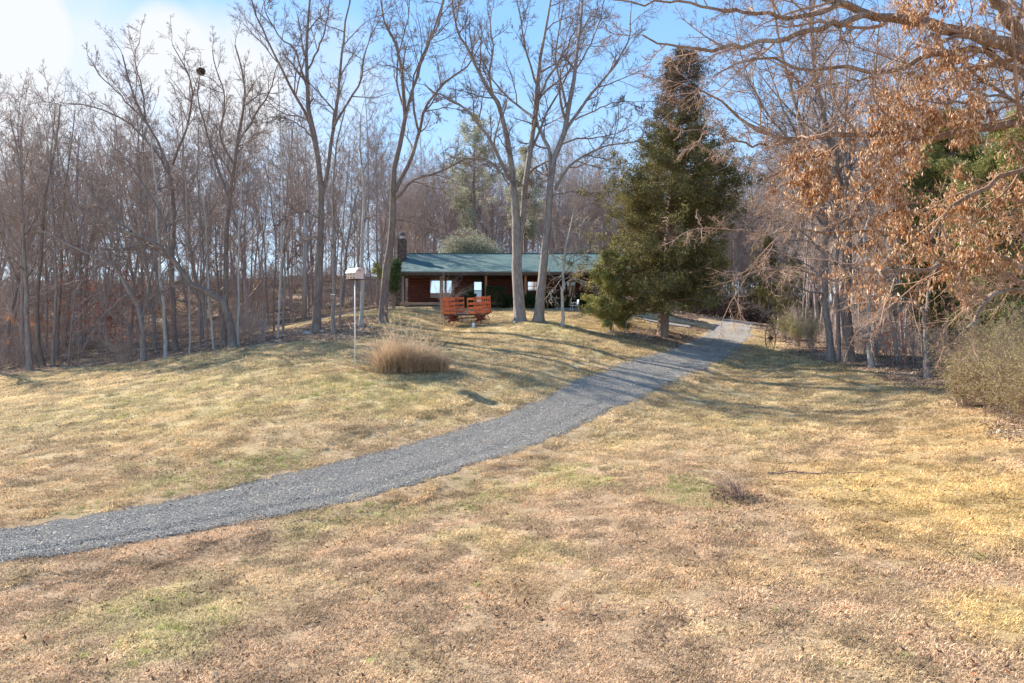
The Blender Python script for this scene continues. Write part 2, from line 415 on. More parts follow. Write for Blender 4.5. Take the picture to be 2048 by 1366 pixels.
M = {}
M['bark_grey'] = bark('bark_grey', (.15, .12, .11), (.29, .25, .23), (.43, .385, .36), moss=(.35, .34, .26))
M['bark_brown'] = bark('bark_brown', (.12, .088, .076), (.23, .18, .155), (.36, .295, .26), moss=(.36, .33, .24))
M['bark_pale'] = bark('bark_pale', (.28, .26, .235), (.46, .43, .395), (.62, .59, .55), moss=(.33, .33, .26))
M['bark_wood'] = bark('bark_wood', (.19, .145, .14), (.32, .26, .25), (.44, .375, .355), scale=4)
M['bark_oak'] = bark('bark_oak', (.14, .085, .055), (.30, .20, .14), (.48, .38, .29), scale=9, moss=(.58, .52, .44))
M['bark_cedar'] = bark('bark_cedar', (.16, .10, .075), (.30, .21, .165), (.42, .33, .27))
def plain(name, stops, rough=.9): 
    return noisy(name, stops[0], stops[1], 2.0, rough, 0, coord='Object')
M['twig_grey'] = plain('twig_grey', [(.17, .125, .11), (.30, .24, .215)])
M['twig_wood'] = plain('twig_wood', [(.28, .215, .185), (.46, .38, .34)])
M['twig_brown'] = plain('twig_brown', [(.26, .18, .14), (.42, .31, .25)])
M['twig_oak'] = plain('twig_oak', [(.26, .165, .12), (.46, .33, .25)])
M['twig_pale'] = plain('twig_pale', [(.30, .25, .21), (.46, .40, .34)])
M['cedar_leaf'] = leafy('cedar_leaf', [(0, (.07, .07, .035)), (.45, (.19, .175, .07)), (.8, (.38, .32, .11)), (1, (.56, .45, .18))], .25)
M['cedar_brown'] = leafy('cedar_brown', [(0, (.14, .10, .07)), (.6, (.26, .19, .13)), (1, (.38, .29, .19))], .25)
M['cedar_light'] = leafy('cedar_light', [(0, (.15, .16, .055)), (.5, (.33, .32, .11)), (1, (.58, .52, .20))], .3)
M['pine_leaf'] = leafy('pine_leaf', [(0, (.24, .25, .18)), (1, (.54, .52, .38))], .35)
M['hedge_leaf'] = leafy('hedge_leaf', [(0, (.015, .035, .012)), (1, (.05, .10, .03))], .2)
M['laurel_leaf'] = leafy('laurel_leaf', [(0, (.05, .085, .03)), (1, (.17, .22, .09))], .25)
M['oak_leaf'] = leafy('oak_leaf', [(0, (.24, .10, .045)), (.4, (.50, .24, .095)), (.7, (.70, .44, .22)), (1, (.95, .80, .60))], .35, rough=.5, spec=.4)
M['beech_leaf'] = leafy('beech_leaf', [(0, (.30, .13, .06)), (.6, (.52, .27, .12)), (1, (.66, .42, .22))], .35)
M['red_leaf'] = leafy('red_leaf', [(0, (.20, .045, .03)), (.7, (.36, .09, .05)), (1, (.48, .18, .08))], .35)
M['bush_leaf'] = leafy('bush_leaf', [(0, (.20, .18, .07)), (.6, (.42, .38, .16)), (1, (.62, .54, .30))], .3)
M['pampas'] = leafy('pampas', [(0, (.42, .27, .16)), (.6, (.68, .52, .36)), (1, (.82, .72, .56))], .3)
M['plume'] = leafy('plume', [(0, (.48, .37, .26)), (1, (.70, .58, .44))], .3)
M['grass'] = tinted('grass'); M['leaf_litter'] = tinted('leaf_litter', .2)
M['gravel_stone'] = leafy('gravel_stone', [(0, (.20, .185, .17)), (.5, (.34, .315, .28)), (.85, (.46, .43, .38)), (1, (.64, .59, .52))], 0, rough=.85)
M['siding'] = noisy('siding', (.075, .024, .017), (.145, .047, .032), 3, .55, .2, 20, (1, 1, 4), spec=.3)
M['post_wood'] = noisy('post_wood', (.26, .13, .075), (.40, .22, .13), 4, .6, .2, 30, (1, 1, .2))
M['trim_brown'] = noisy('trim_brown', (.15, .065, .04), (.24, .11, .07), 4, .6, .1)
M['post_grey'] = noisy('post_grey', (.30, .25, .22), (.40, .35, .30), 4, .7, .2)
M['deck_wood'] = noisy('deck_wood', (.30, .20, .14), (.46, .33, .24), 5, .75, .2, 20, (.3, 1, 1))
M['dark_wood'] = noisy('dark_wood', (.045, .028, .022), (.09, .06, .045), 4, .8, .2)
M['lattice'] = noisy('lattice', (.16, .12, .10), (.24, .19, .16), 4, .8, .1)
M['white_paint'] = noisy('white_paint', (.72, .73, .74), (.82, .83, .83), 6, .5, .08)
M['cream_paint'] = noisy('cream_paint', (.66, .58, .46), (.78, .71, .58), 6, .6, .08)
M['pink_paint'] = noisy('pink_paint', (.70, .50, .46), (.82, .63, .58), 6, .6, .08)
M['dark_hole'] = noisy('dark_hole', (.01, .01, .01), (.02, .02, .02), 4, .9, 0)
M['orange_paint'] = noisy('orange_paint', (.56, .12, .045), (.80, .24, .09), 9, .65, .25, 30, (.6, 1, 1), c3=(.40, .10, .055), s3=5)
M['rust'] = noisy('rust', (.13, .03, .022), (.27, .075, .05), 14, .8, .3)
M['bed_wood'] = noisy('bed_wood', (.09, .07, .065), (.19, .155, .145), 6, .85, .3, 30, (.3, 1, 1))
M['old_wheel'] = noisy('old_wheel', (.30, .22, .10), (.50, .40, .22), 10, .8, .3)
M['metal_grey'] = noisy('metal_grey', (.42, .43, .45), (.58, .59, .60), 8, .4, .05)
M['pole_wood'] = noisy('pole_wood', (.30, .26, .24), (.44, .40, .37), 4, .85, .3, 30, (1, 1, .1))
M['weathered'] = noisy('weathered', (.30, .24, .19), (.46, .39, .32), 8, .85, .3, 30, (1, 1, .2))
M['concrete'] = noisy('concrete', (.22, .20, .185), (.32, .295, .27), 4, .9, .2)
M['dark_trim'] = noisy('dark_trim', (.10, .085, .08), (.16, .14, .13), 4, .5, .05)
M['nest'] = noisy('nest', (.07, .045, .035), (.15, .10, .075), 12, .9, .6)
M['rock'] = noisy('rock', (.26, .25, .26), (.44, .42, .41), 7, .9, .6)

def glass_mat():
    m, t, N, L = new_mat('window_glass')
    b = N('ShaderNodeBsdfPrincipled'); b.inputs['Base Color'].default_value = (.30, .34, .38, 1); b.inputs['Roughness'].default_value = .04
    b.inputs['Metallic'].default_value = 0.85
    o = N('ShaderNodeOutputMaterial'); L(b.outputs[0], o.inputs['Surface']); return m
M['glass'] = glass_mat()
def glass_bright():
    m, t, N, L = new_mat('window_glass_bright')
    b = N('ShaderNodeBsdfPrincipled'); b.inputs['Base Color'].default_value = (.85, .9, .97, 1); b.inputs['Roughness'].default_value = .05
    b.inputs['Metallic'].default_value = 1.0
    o = N('ShaderNodeOutputMaterial'); L(b.outputs[0], o.inputs['Surface']); return m
M['glass_bright'] = glass_bright()
def roof_mat():
    m, t, N, L = new_mat('shingles')
    v = mapped(t, 'Object', (1, 1, 1))
    br = N('ShaderNodeTexBrick'); br.inputs['Scale'].default_value = 1.0; br.inputs['Brick Width'].default_value = .33; br.inputs['Row Height'].default_value = .15
    br.inputs['Mortar Size'].default_value = .012; br.inputs['Color1'].default_value = (.045, .115, .12, 1); br.inputs['Color2'].default_value = (.07, .165, .165, 1); br.inputs['Mortar'].default_value = (.02, .055, .06, 1)
    L(v, br.inputs['Vector'])
    n = N('ShaderNodeTexNoise'); n.inputs['Scale'].default_value = .9; n.inputs['Detail'].default_value = 6; L(v, n.inputs['Vector'])
    f = N('ShaderNodeMapRange'); f.inputs['From Min'].default_value = .48; f.inputs['From Max'].default_value = .7; f.inputs['To Max'].default_value = .5; L(n.outputs['Fac'], f.inputs['Value'])
    mx = N('ShaderNodeMix'); mx.data_type = 'RGBA'; L(f.outputs[0], mx.inputs['Factor']); L(br.outputs['Color'], mx.inputs['A']); mx.inputs['B'].default_value = (.16, .20, .17, 1)
    b = N('ShaderNodeBsdfPrincipled'); b.inputs['Roughness'].default_value = .8; L(mx.outputs['Result'], b.inputs['Base Color'])
    bp = N('ShaderNodeBump'); bp.inputs['Strength'].default_value = .6; bp.inputs['Distance'].default_value = .02; L(br.outputs['Fac'], bp.inputs['Height']); bp.invert = True; L(bp.outputs[0], b.inputs['Normal'])
    o = N('ShaderNodeOutputMaterial'); L(b.outputs[0], o.inputs['Surface']); return m
M['roof'] = roof_mat()
def stone_mat():
    m, t, N, L = new_mat('field_stone')
    v = mapped(t, 'Object', (1, 1, 1.4))
    vo = N('ShaderNodeTexVoronoi'); vo.inputs['Scale'].default_value = 5.5; L(v, vo.inputs['Vector'])
    ve = N('ShaderNodeTexVoronoi'); ve.feature = 'DISTANCE_TO_EDGE'; ve.inputs['Scale'].default_value = 5.5; L(v, ve.inputs['Vector'])
    col = ramp(t, vo.outputs['Color'], [(.1, (.08, .055, .045)), (.5, (.15, .105, .085)), (.9, (.27, .20, .16))])
    f = N('ShaderNodeMapRange'); f.inputs['From Max'].default_value = .06; L(ve.outputs['Distance'], f.inputs['Value'])
    mx = N('ShaderNodeMix'); mx.data_type = 'RGBA'; L(f.outputs[0], mx.inputs['Factor']); mx.inputs['A'].default_value = (.08, .07, .06, 1); L(col, mx.inputs['B'])
    b = N('ShaderNodeBsdfPrincipled'); b.inputs['Roughness'].default_value = .9; L(mx.outputs['Result'], b.inputs['Base Color'])
    bp = N('ShaderNodeBump'); bp.inputs['Distance'].default_value = .05; L(f.outputs[0], bp.inputs['Height']); L(bp.outputs[0], b.inputs['Normal'])
    o = N('ShaderNodeOutputMaterial'); L(b.outputs[0], o.inputs['Surface']); return m
M['stone'] = stone_mat()

def ground_mat():
    m, t, N, L = new_mat('lawn_ground')
    a = N('ShaderNodeAttribute'); a.attribute_name = 'gcol'
    v = mapped(t, 'World')
    n1 = N('ShaderNodeTexNoise'); n1.inputs['Scale'].default_value = 9; n1.inputs['Detail'].default_value = 8; n1.inputs['Roughness'].default_value = .8; L(v, n1.inputs['Vector'])
    n2 = N('ShaderNodeTexNoise'); n2.inputs['Scale'].default_value = 55; n2.inputs['Detail'].default_value = 5; n2.inputs['Roughness'].default_value = .75; L(v, n2.inputs['Vector'])
    mu = N('ShaderNodeMath'); mu.operation = 'ADD'; L(n1.outputs['Fac'], mu.inputs[0]); L(n2.outputs['Fac'], mu.inputs[1])
    mr = N('ShaderNodeMapRange'); mr.inputs['From Min'].default_value = .75; mr.inputs['From Max'].default_value = 1.25; mr.inputs['To Min'].default_value = .42; mr.inputs['To Max'].default_value = 1.3; L(mu.outputs[0], mr.inputs['Value'])
    sc_ = N('ShaderNodeVectorMath'); sc_.operation = 'SCALE'; L(a.outputs['Color'], sc_.inputs[0]); L(mr.outputs[0], sc_.inputs['Scale'])
    b = N('ShaderNodeBsdfPrincipled'); b.inputs['Roughness'].default_value = .95; b.inputs['Specular IOR Level'].default_value = .1; L(sc_.outputs[0], b.inputs['Base Color'])
    bp = N('ShaderNodeBump'); bp.inputs['Strength'].default_value = .8; bp.inputs['Distance'].default_value = .06; L(mu.outputs[0], bp.inputs['Height']); L(bp.outputs[0], b.inputs['Normal'])
    o = N('ShaderNodeOutputMaterial'); L(b.outputs[0], o.inputs['Surface']); return m
def drive_mat():
    m, t, N, L = new_mat('gravel')
    a = N('ShaderNodeAttribute'); a.attribute_name = 'gcol'
    v = mapped(t, 'World')
    vo = N('ShaderNodeTexVoronoi'); vo.inputs['Scale'].default_value = 24; L(v, vo.inputs['Vector'])
    n2 = N('ShaderNodeTexNoise'); n2.inputs['Scale'].default_value = 40; n2.inputs['Detail'].default_value = 4; L(v, n2.inputs['Vector'])
    hs = N('ShaderNodeSeparateColor'); L(vo.outputs['Color'], hs.inputs[0])
    mr = N('ShaderNodeMapRange'); mr.inputs['To Min'].default_value = .5; mr.inputs['To Max'].default_value = 1.5; L(hs.outputs[0], mr.inputs['Value'])
    sc_ = N('ShaderNodeVectorMath'); sc_.operation = 'SCALE'; L(a.outputs['Color'], sc_.inputs[0]); L(mr.outputs[0], sc_.inputs['Scale'])
    b = N('ShaderNodeBsdfPrincipled'); b.inputs['Roughness'].default_value = .9; b.inputs['Specular IOR Level'].default_value = .2; L(sc_.outputs[0], b.inputs['Base Color'])
    bp = N('ShaderNodeBump'); bp.inputs['Strength'].default_value = .9; bp.inputs['Distance'].default_value = .03; bp.invert = True; L(vo.outputs['Distance'], bp.inputs['Height'])
    L(bp.outputs[0], b.inputs['Normal'])
    o = N('ShaderNodeOutputMaterial'); L(b.outputs[0], o.inputs['Surface']); return m
M['ground'] = ground_mat(); M['drive'] = drive_mat()

# ------------------------------------------------------------------ ground sheet and driveway
def axis(lo, hi, segs):
    out = [lo]
    for end, step in segs:
        n = max(1, int(round((end - out[-1]) / step))); out += list(np.linspace(out[-1], end, n + 1)[1:])
    return np.array(out)
gx = axis(-420, 420, [(-90, 22), (-42, 2.0), (-22, .6), (22, .22), (42, .7), (90, 2.5), (420, 22)])
gy = axis(-90, 420, [(-6, 8), (5, 1.0), (24, .2), (48, .35), (75, .9), (120, 3), (420, 20)])
X, Y = np.meshgrid(gx, gy); Z = H(X, Y)
nx, ny = len(gx), len(gy)
i = np.arange(ny - 1)[:, None] * nx + np.arange(nx - 1)[None, :]
Q = np.stack([i, i + 1, i + nx + 1, i + nx], -1).reshape(-1, 4)
me = np_mesh('ground', np.stack([X, Y, Z], -1).reshape(-1, 3), [Q], smooth=True)
C4 = np.ones((nx * ny, 4), np.float32); C4[:, :3] = ground_color(X, Y).reshape(-1, 3)
ca = me.color_attributes.new('gcol', 'FLOAT_COLOR', 'POINT'); ca.data.foreach_set('color', C4.ravel())
tag(mesh_obj('ground', me, M['ground']), kind='structure')

# driveway ribbon: real cross-section with a low crown, ragged edges
S = dense(DC, 40); T_ = np.gradient(S, axis=0); T_ = nz(T_); NR = np.stack([T_[:, 1], -T_[:, 0]], -1)
us = np.linspace(-1, 1, 17); rows = []
cum = np.concatenate([[0], np.cumsum(np.linalg.norm(np.diff(S, axis=0), axis=1))])
wl = 1.5 + (fbm(cum, cum * 0 + 3, 1.6, 101, 4) - .5) * .75; wr = 1.5 + (fbm(cum, cum * 0 + 9, 1.3, 103, 4) - .5) * .8
narrow = sstep(11.5, 17.5, S[:, 1]); wl = wl * (.78 + .22 * narrow); wr = wr * (.50 + .50 * narrow)
for u in us:
    w_ = np.where(u < 0, wl, wr) * u
    p = S + NR * w_[:, None]
    z = H0(p[:, 0], p[:, 1]) + (.03 * (1 - abs(u) ** 2) - .012 if abs(u) < .99 else -.09) + (fbm(p[:, 0], p[:, 1], .8, 14, 3) - .5) * .008 - .018 * math.exp(-((abs(u) - .55) / .16) ** 2)
    rows.append(np.column_stack([p, z]))
V = np.stack(rows, 1); nS = len(S)
i = np.arange(nS - 1)[:, None] * 17 + np.arange(16)[None, :]
me = np_mesh('driveway', V.reshape(-1, 3), [np.stack([i, i + 1, i + 18, i + 17], -1).reshape(-1, 4)], smooth=True)
P = V.reshape(-1, 3); uu = np.tile(np.abs(us), nS)
dc = np.array([.29, .27, .24])[None] * (.8 + .45 * fbm(P[:, 0], P[:, 1], 1.2, 8, 4))[:, None]
mid = (sstep(.5, .66, fbm(P[:, 0], P[:, 1], 1.6, 55, 4)) * (np.clip(1 - uu / .4, 0, 1) * .35 + sstep(.75, 1, uu) * .5) + sstep(42, 52, P[:, 1]) * np.clip(1 - uu / .35, 0, 1) * .6)[:, None]
dc = dc * (1 - mid) + np.array([.40, .30, .20]) * mid
C4 = np.ones((len(P), 4), np.float32); C4[:, :3] = dc
ca = me.color_attributes.new('gcol', 'FLOAT_COLOR', 'POINT'); ca.data.foreach_set('color', C4.ravel())
tag(mesh_obj('driveway', me, M['drive']), kind='structure')

# ------------------------------------------------------------------ scattering (only for stuff nobody could count)
def scatter(name, pts, rot, scl, col, templates, label=None):
    me = bpy.data.meshes.new(name); n = len(pts)
    me.vertices.add(n); me.vertices.foreach_set('co', np.asarray(pts, np.float32).ravel())
    a = me.attributes.new('rot', 'FLOAT_VECTOR', 'POINT'); a.data.foreach_set('vector', np.asarray(rot, np.float32).ravel())
    a = me.attributes.new('scl', 'FLOAT', 'POINT'); a.data.foreach_set('value', np.asarray(scl, np.float32))
    a = me.attributes.new('idx', 'INT', 'POINT'); a.data.foreach_set('value', (np.arange(n) * 7919 % len(templates)).astype(np.int32))
    c4 = np.ones((n, 4), np.float32)
    if col is not None: c4[:, :3] = col
    a = me.attributes.new('tcol', 'FLOAT_COLOR', 'POINT'); a.data.foreach_set('color', c4.ravel())
    o = bpy.data.objects.new(name, me); link(o)
    g = bpy.data.node_groups.new(name, 'GeometryNodeTree')
    g.interface.new_socket('Geometry', in_out='INPUT', socket_type='NodeSocketGeometry')
    g.interface.new_socket('Geometry', in_out='OUTPUT', socket_type='NodeSocketGeometry')
    N = g.nodes.new; L = g.links.new
    gi = N('NodeGroupInput'); go = N('NodeGroupOutput'); ip = N('GeometryNodeInstanceOnPoints')
    L(gi.outputs[0], ip.inputs['Points'])
    j = N('GeometryNodeJoinGeometry')
    for t in templates:
        oi = N('GeometryNodeObjectInfo'); oi.transform_space = 'ORIGINAL'; oi.inputs['As Instance'].default_value = True
        oi.inputs['Object'].default_value = t; L(oi.outputs['Geometry'], j.inputs[0])
    L(j.outputs[0], ip.inputs['Instance']); ip.inputs['Pick Instance'].default_value = True
    def at(nm, ty):
        q = N('GeometryNodeInputNamedAttribute'); q.data_type = ty; q.inputs['Name'].default_value = nm; return q.outputs['Attribute']
    L(at('idx', 'INT'), ip.inputs['Instance Index']); L(at('rot', 'FLOAT_VECTOR'), ip.inputs['Rotation']); L(at('scl', 'FLOAT'), ip.inputs['Scale'])
    L(ip.outputs[0], go.inputs[0])
    md = o.modifiers.new('scatter', 'NODES'); md.node_group = g
    tag(o, label=label, kind='stuff'); return o
def lay(x, y, rng, jit=0.0):
    """rotations that lay a patch on the slope with a random turn"""
    e = .35; gx_ = (H0(x + e, y) - H0(x - e, y)) / (2 * e); gy_ = (H0(x, y + e) - H0(x, y - e)) / (2 * e)
    a = rng.random(len(x)) * 6.2832; lx = gx_ * np.cos(a) + gy_ * np.sin(a); ly = -gx_ * np.sin(a) + gy_ * np.cos(a)
    return np.stack([np.arctan(ly) + rng.normal(0, jit, len(x)), -np.arctan(lx) + rng.normal(0, jit, len(x)), a], -1)
def template(name, me, mat):
    o = bpy.data.objects.new(name, me); me.materials.append(mat); return o    # never linked: only a source for the scatter

def blades(rng, n, rad, lmin, lmax, w, lay=.7, up=.6):
    """bent flat blades, 3 segments each"""
    r = rad * np.sqrt(rng.random(n)); a = rng.random(n) * 2 * np.pi
    b = np.stack([r * np.cos(a), r * np.sin(a), np.full(n, -.01)], -1)
    az = rng.random(n) * 2 * np.pi; ln = rng.uniform(lmin, lmax, n)
    hd = np.stack([np.cos(az), np.sin(az), np.zeros(n)], -1); sd = np.stack([-np.sin(az), np.cos(az), np.zeros(n)], -1)
    el = rng.uniform(.15, 1.35, n) * up + .1; pts = [b]; cur = b
    for k in range(3):
        d = hd * np.cos(el)[:, None] + np.array([0, 0, 1]) * np.sin(el)[:, None]
        cur = cur + d * (ln / 3)[:, None]; pts.append(cur); el = el - rng.uniform(.1, .9, n) * lay
    P = np.stack(pts, 1); wd = w * np.array([1, .9, .65, .1]); ww = rng.uniform(.6, 1.3, n)
    Lf = P - sd[:, None] * wd[None, :, None] * ww[:, None, None] / 2; Rt = P + sd[:, None] * wd[None, :, None] * ww[:, None, None] / 2
    V = np.concatenate([Lf, Rt], 1).reshape(-1, 3); base = (np.arange(n) * 8)[:, None]; k = np.arange(3)[None]
    Q = np.stack([base + k, base + k + 4, base + k + 5, base + k + 1], -1).reshape(-1, 4)
    return V, Q, np.repeat(rng.random(n), 3)

rng = np.random.default_rng(7)
def cand(n, y0, y1, rng, marg=1.18):
    """random ground points in the wedge the photo can see, with a margin"""
    y = np.sqrt(rng.random(n) * (y1 * y1 - y0 * y0) + y0 * y0); x = (rng.random(n) * 2 - 1) * y * .75 * marg
    return x, y
def nearcount(dens, y0, y1, marg=1.18): return int(dens * .75 * marg * (y1 * y1 - y0 * y0))

tuft = []
for k in range(6):
    V, Q, v = blades(rng, 230, .22, .03, .08, .0075, lay=.75, up=.85); tuft.append(template('grass_tuft', np_mesh('grass_tuft', V, [Q], v), M['grass']))
xs = []; ys = []; ss = []
for dens, y0, y1, s in [(26, 6, 13, 1.0), (15, 13, 20, 1.15), (10, 20, 30, 1.45), (6.5, 30, 50, 1.8)]:
    x, y = cand(nearcount(dens, y0, y1), y0, y1, rng); xs.append(x); ys.append(y); ss.append(np.full(len(x), s))
x = np.concatenate(xs); y = np.concatenate(ys); s = np.concatenate(ss)
d, sd_ = seg_sd(x, y, DLc); lt = litter(x, y)
dl_ = np.where(sd_ < 0, 1.5 * (.78 + .22 * sstep(11.5, 17.5, y)), 1.5 * (.5 + .5 * sstep(11.5, 17.5, y)))
keep = (d > dl_ + rng.normal(0, .16, len(x))) & (lt < rng.uniform(.25, .8, len(x))); x, y, s = x[keep], y[keep], s[keep]
z = H(x, y); n = len(x)
col = lawn_color(x, y) * rng.uniform(.72, 1.3, n)[:, None]
nn = fbm(x, y, .35, 321, 3); col *= (.72 + .56 * sstep(.3, .65, nn))[:, None]
scatter('lawn_grass', np.stack([x, y, z + .004], -1), lay(x, y, rng, .05), s * rng.uniform(.75, 1.3, n), col, tuft)
# taller green tufts inside the green patches
tall = []
for k in range(3):
    V, Q, v = blades(rng, 60, .12, .06, .16, .008, lay=.7, up=1.1); tall.append(template('tall_tuft', np_mesh('tall_tuft', V, [Q], v), M['grass']))
x, y = cand(26000, 6, 40, rng); c = lawn_color(x, y); g = c[:, 1] / c[:, 0]
d, _ = seg_sd(x, y, DLc)
keep = (g > .80 + .07 * sstep(16, 24, y) + rng.normal(0, .03, len(x))) & (d > 1.6) & (litter(x, y) < .4); x, y = x[keep], y[keep]; n = len(x)
scatter('green_grass', np.stack([x, y, H(x, y)], -1), lay(x, y, rng, .08), rng.uniform(.4, .9, n) * np.clip(y / 16, .8, 1.6),
        np.array([.40, .43, .15]) * rng.uniform(.6, 1.3, (n, 1)), tall)

def leaves_patch(rng, n, rad, size, lift=.03):
    r = rad * np.sqrt(rng.random(n)); a = rng.random(n) * 6.283
    c = np.stack([r * np.cos(a), r * np.sin(a), rng.random(n) * lift + .006], -1)
    u = nz(rng.normal(0, 1, (n, 3)) * np.array([1, 1, .45])); w = nz(np.cross(u, rng.normal(0, .45, (n, 3)) + np.array([0, 0, 1])))
    s = size * rng.uniform(.5, 1.2, n)[:, None]; up = np.cross(u, w)
    V = np.stack([c - u * s, c - w * s * .42 + up * s * .3, c + u * s, c + w * s * .42 + up * s * .3], 1).reshape(-1, 3)
    b = np.arange(n)[:, None] * 4
    return V, np.concatenate([b + np.array([[0, 1, 2]]), b + np.array([[0, 2, 3]])]), np.tile(rng.random(n), 2)
lit = []; sparse = []
for k in range(4):
    V, T, v = leaves_patch(rng, 110, .5, .06); lit.append(template('litter_patch', np_mesh('litter_patch', V, [T], v), M['leaf_litter']))
    V, T, v = leaves_patch(rng, 9, .5, .038, .04); sparse.append(template('leaf_patch', np_mesh('leaf_patch', V, [T], v), M['leaf_litter']))
xs = []; ys = []
for dens, y0, y1 in [(5, 15, 40), (3.0, 40, 62), (1.0, 62, 95)]:
    x, y = cand(nearcount(dens, y0, y1), y0, y1, rng); xs.append(x); ys.append(y)
x = np.concatenate(xs); y = np.concatenate(ys); lt = litter(x, y); d, _ = seg_sd(x, y, DLc)
keep = (lt > rng.uniform(.15, .6, len(x))) & (d > 1.7); x, y = x[keep], y[keep]; n = len(x)
lc = np.array([[.33, .225, .165], [.46, .33, .23], [.25, .17, .135], [.56, .43, .31]])[rng.integers(0, 4, n)] * rng.uniform(.7, 1.2, (n, 1))
scatter('leaf_litter', np.stack([x, y, H(x, y)], -1), lay(x, y, rng), rng.uniform(.8, 1.4, n) * np.clip(y / 40, 1, 2), lc, lit)
x, y = cand(nearcount(5, 6, 40), 6, 40, rng); keep = litter(x, y) < .6; x, y = x[keep], y[keep]; n = len(x)
dn = fbm(x, y, 1.6, 88, 3); keep = dn > rng.uniform(.25, .75, n); x, y = x[keep], y[keep]; n = len(x)
lc = np.array([[.17, .095, .06], [.26, .13, .07], [.11, .075, .055], [.46, .36, .26], [.40, .12, .045]])[rng.choice(5, n, p=[.33, .25, .2, .15, .07])]
scatter('fallen_leaves', np.stack([x, y, H(x, y) + .02], -1), lay(x, y, rng), rng.uniform(.5, 1.3, n), lc, sparse)

# gravel stones
def stones(rng, n, rad, size):
    r = rad * np.sqrt(rng.random(n)); a = rng.random(n) * 6.283
    c = np.stack([r * np.cos(a), r * np.sin(a), rng.random(n) * .008], -1)
    cube = np.array([[-1, -1, -.6], [1, -1, -.6], [1, 1, -.6], [-1, 1, -.6], [-.6, -.6, .7], [.7, -.5, .6], [.6, .6, .8], [-.6, .6, .6]])
    s = size * rng.lognormal(0, .35, n) / 2
    V = cube[None] * (1 + rng.normal(0, .22, (n, 8, 3))); V *= s[:, None, None]
    q = rng.random(n) * 6.283; cs, sn = np.cos(q), np.sin(q); x = V[..., 0] * cs[:, None] - V[..., 1] * sn[:, None]; y = V[..., 0] * sn[:, None] + V[..., 1] * cs[:, None]
    V = np.stack([x, y * .8, V[..., 2]], -1) + c[:, None]
    b = np.arange(n)[:, None] * 8
    Q = np.concatenate([b + np.array([f]) for f in ([4, 5, 6, 7], [0, 1, 5, 4], [1, 2, 6, 5], [2, 3, 7, 6], [3, 0, 4, 7])])
    return V.reshape(-1, 3), Q, np.tile(rng.random(n), 5)
st = []
for k in range(4):
    V, Q, v = stones(rng, 190, .25, .018); st.append(template('stone_patch', np_mesh('stone_patch', V, [Q], v), M['gravel_stone']))
pts = []
for c_ in np.arange(5, cum[-1], .20):          # staggered rows, so that no bare gaps are left
    k = int(np.clip(np.searchsorted(cum, c_) - 1, 0, len(S) - 2)); yk = S[k, 1]
    if not (5 < yk < 40): continue
    for u in np.linspace(-.90, .90, 16):
        if yk > 30 and rng.random() < (yk - 30) / 10.5: continue
        uu_ = np.clip(u + rng.normal(0, .045), -.93, .93); w_ = (wl[k] if u < 0 else wr[k]) * uu_
        p = S[k] + T_[k] * rng.normal(0, .09) + NR[k] * w_; pts.append((p[0], p[1], uu_))
pts = np.array(pts); u = np.abs(pts[:, 2]); n = len(pts)
mm = sstep(.5, .66, fbm(pts[:, 0], pts[:, 1], 1.6, 55, 4)) * (np.clip(1 - u / .4, 0, 1) * .6) + sstep(.86, 1, u) * 1.2
keep = rng.random(n) > mm * .3; pts = pts[keep]; u = u[keep]; n = len(pts)
z = H0(pts[:, 0], pts[:, 1]) + .03 * (1 - u ** 2) - .014 - .016 * np.exp(-((u - .55) / .16) ** 2) + (fbm(pts[:, 0], pts[:, 1], .8, 14, 3) - .5) * .008
scatter('gravel_stones', np.stack([pts[:, 0], pts[:, 1], z], -1), lay(pts[:, 0], pts[:, 1], rng), rng.uniform(.8, 1.2, n) * np.clip(pts[:, 1] / 30, .85, 1.0), None, st)

# ------------------------------------------------------------------ tree growing
def grow(P, Rr, k, t0, t1, lr, ang, n, wob, up, rr, rng, minr, tiplast=True):
    B, m, _ = P.shape
    t = t0 + (t1 - t0) * ((np.arange(k)[None] + rng.random((B, k))) / k)
    if tiplast: t[:, -1] = t1
    f = t * (m - 1); i = np.clip(np.floor(f).astype(int), 0, m - 2); fr = (f - i)[..., None]
    bi = np.arange(B)[:, None]
    A = P[bi, i]; Bb = P[bi, i + 1]; pos = A + (Bb - A) * fr; T = nz(Bb - A)
    rad = Rr[bi, i] * (1 - fr[..., 0]) + Rr[bi, i + 1] * fr[..., 0]
    pl = np.linalg.norm(np.diff(P, axis=1), axis=2).sum(1)[:, None]
    ln = lr * pl * (1 - .45 * t) * rng.uniform(.6, 1.3, (B, k))
    an = R(ang) * rng.uniform(.65, 1.35, (B, k))
    if tiplast: an[:, -1] *= .35
    pr = nz(np.cross(T, rng.normal(0, 1, (B, k, 3))))
    d = nz(T * np.cos(an)[..., None] + pr * np.sin(an)[..., None])
    pts = [pos]; cur = pos
    for s in range(n - 1):
        d = nz(d + rng.normal(0, wob, (B, k, 3)) + np.array([0, 0, up])); cur = cur + d * (ln / (n - 1))[..., None]; pts.append(cur)
    C = np.stack(pts, 2).reshape(B * k, n, 3)
    r0 = np.clip(np.minimum(rad * rr, ln * .035), minr, None).reshape(-1)
    tt = np.linspace(0, 1, n)[None]; RR = r0[:, None] * (1 - tt) + np.maximum(minr * .8, r0 * .3)[:, None] * tt
    return C, RR
def resample(pts, n, rng=None, jit=0.0):
    pts = np.asarray(pts, float)
    if len(pts) > 2: pts = dense3(pts)
    c = np.concatenate([[0], np.cumsum(np.linalg.norm(np.diff(pts, axis=0), axis=1))]); s = np.linspace(0, c[-1], n)
    o = np.stack([np.interp(s, c, pts[:, j]) for j in range(3)], -1)
    if jit and rng is not None: o[1:-1] += rng.normal(0, jit, (n - 2, 3))
    return o
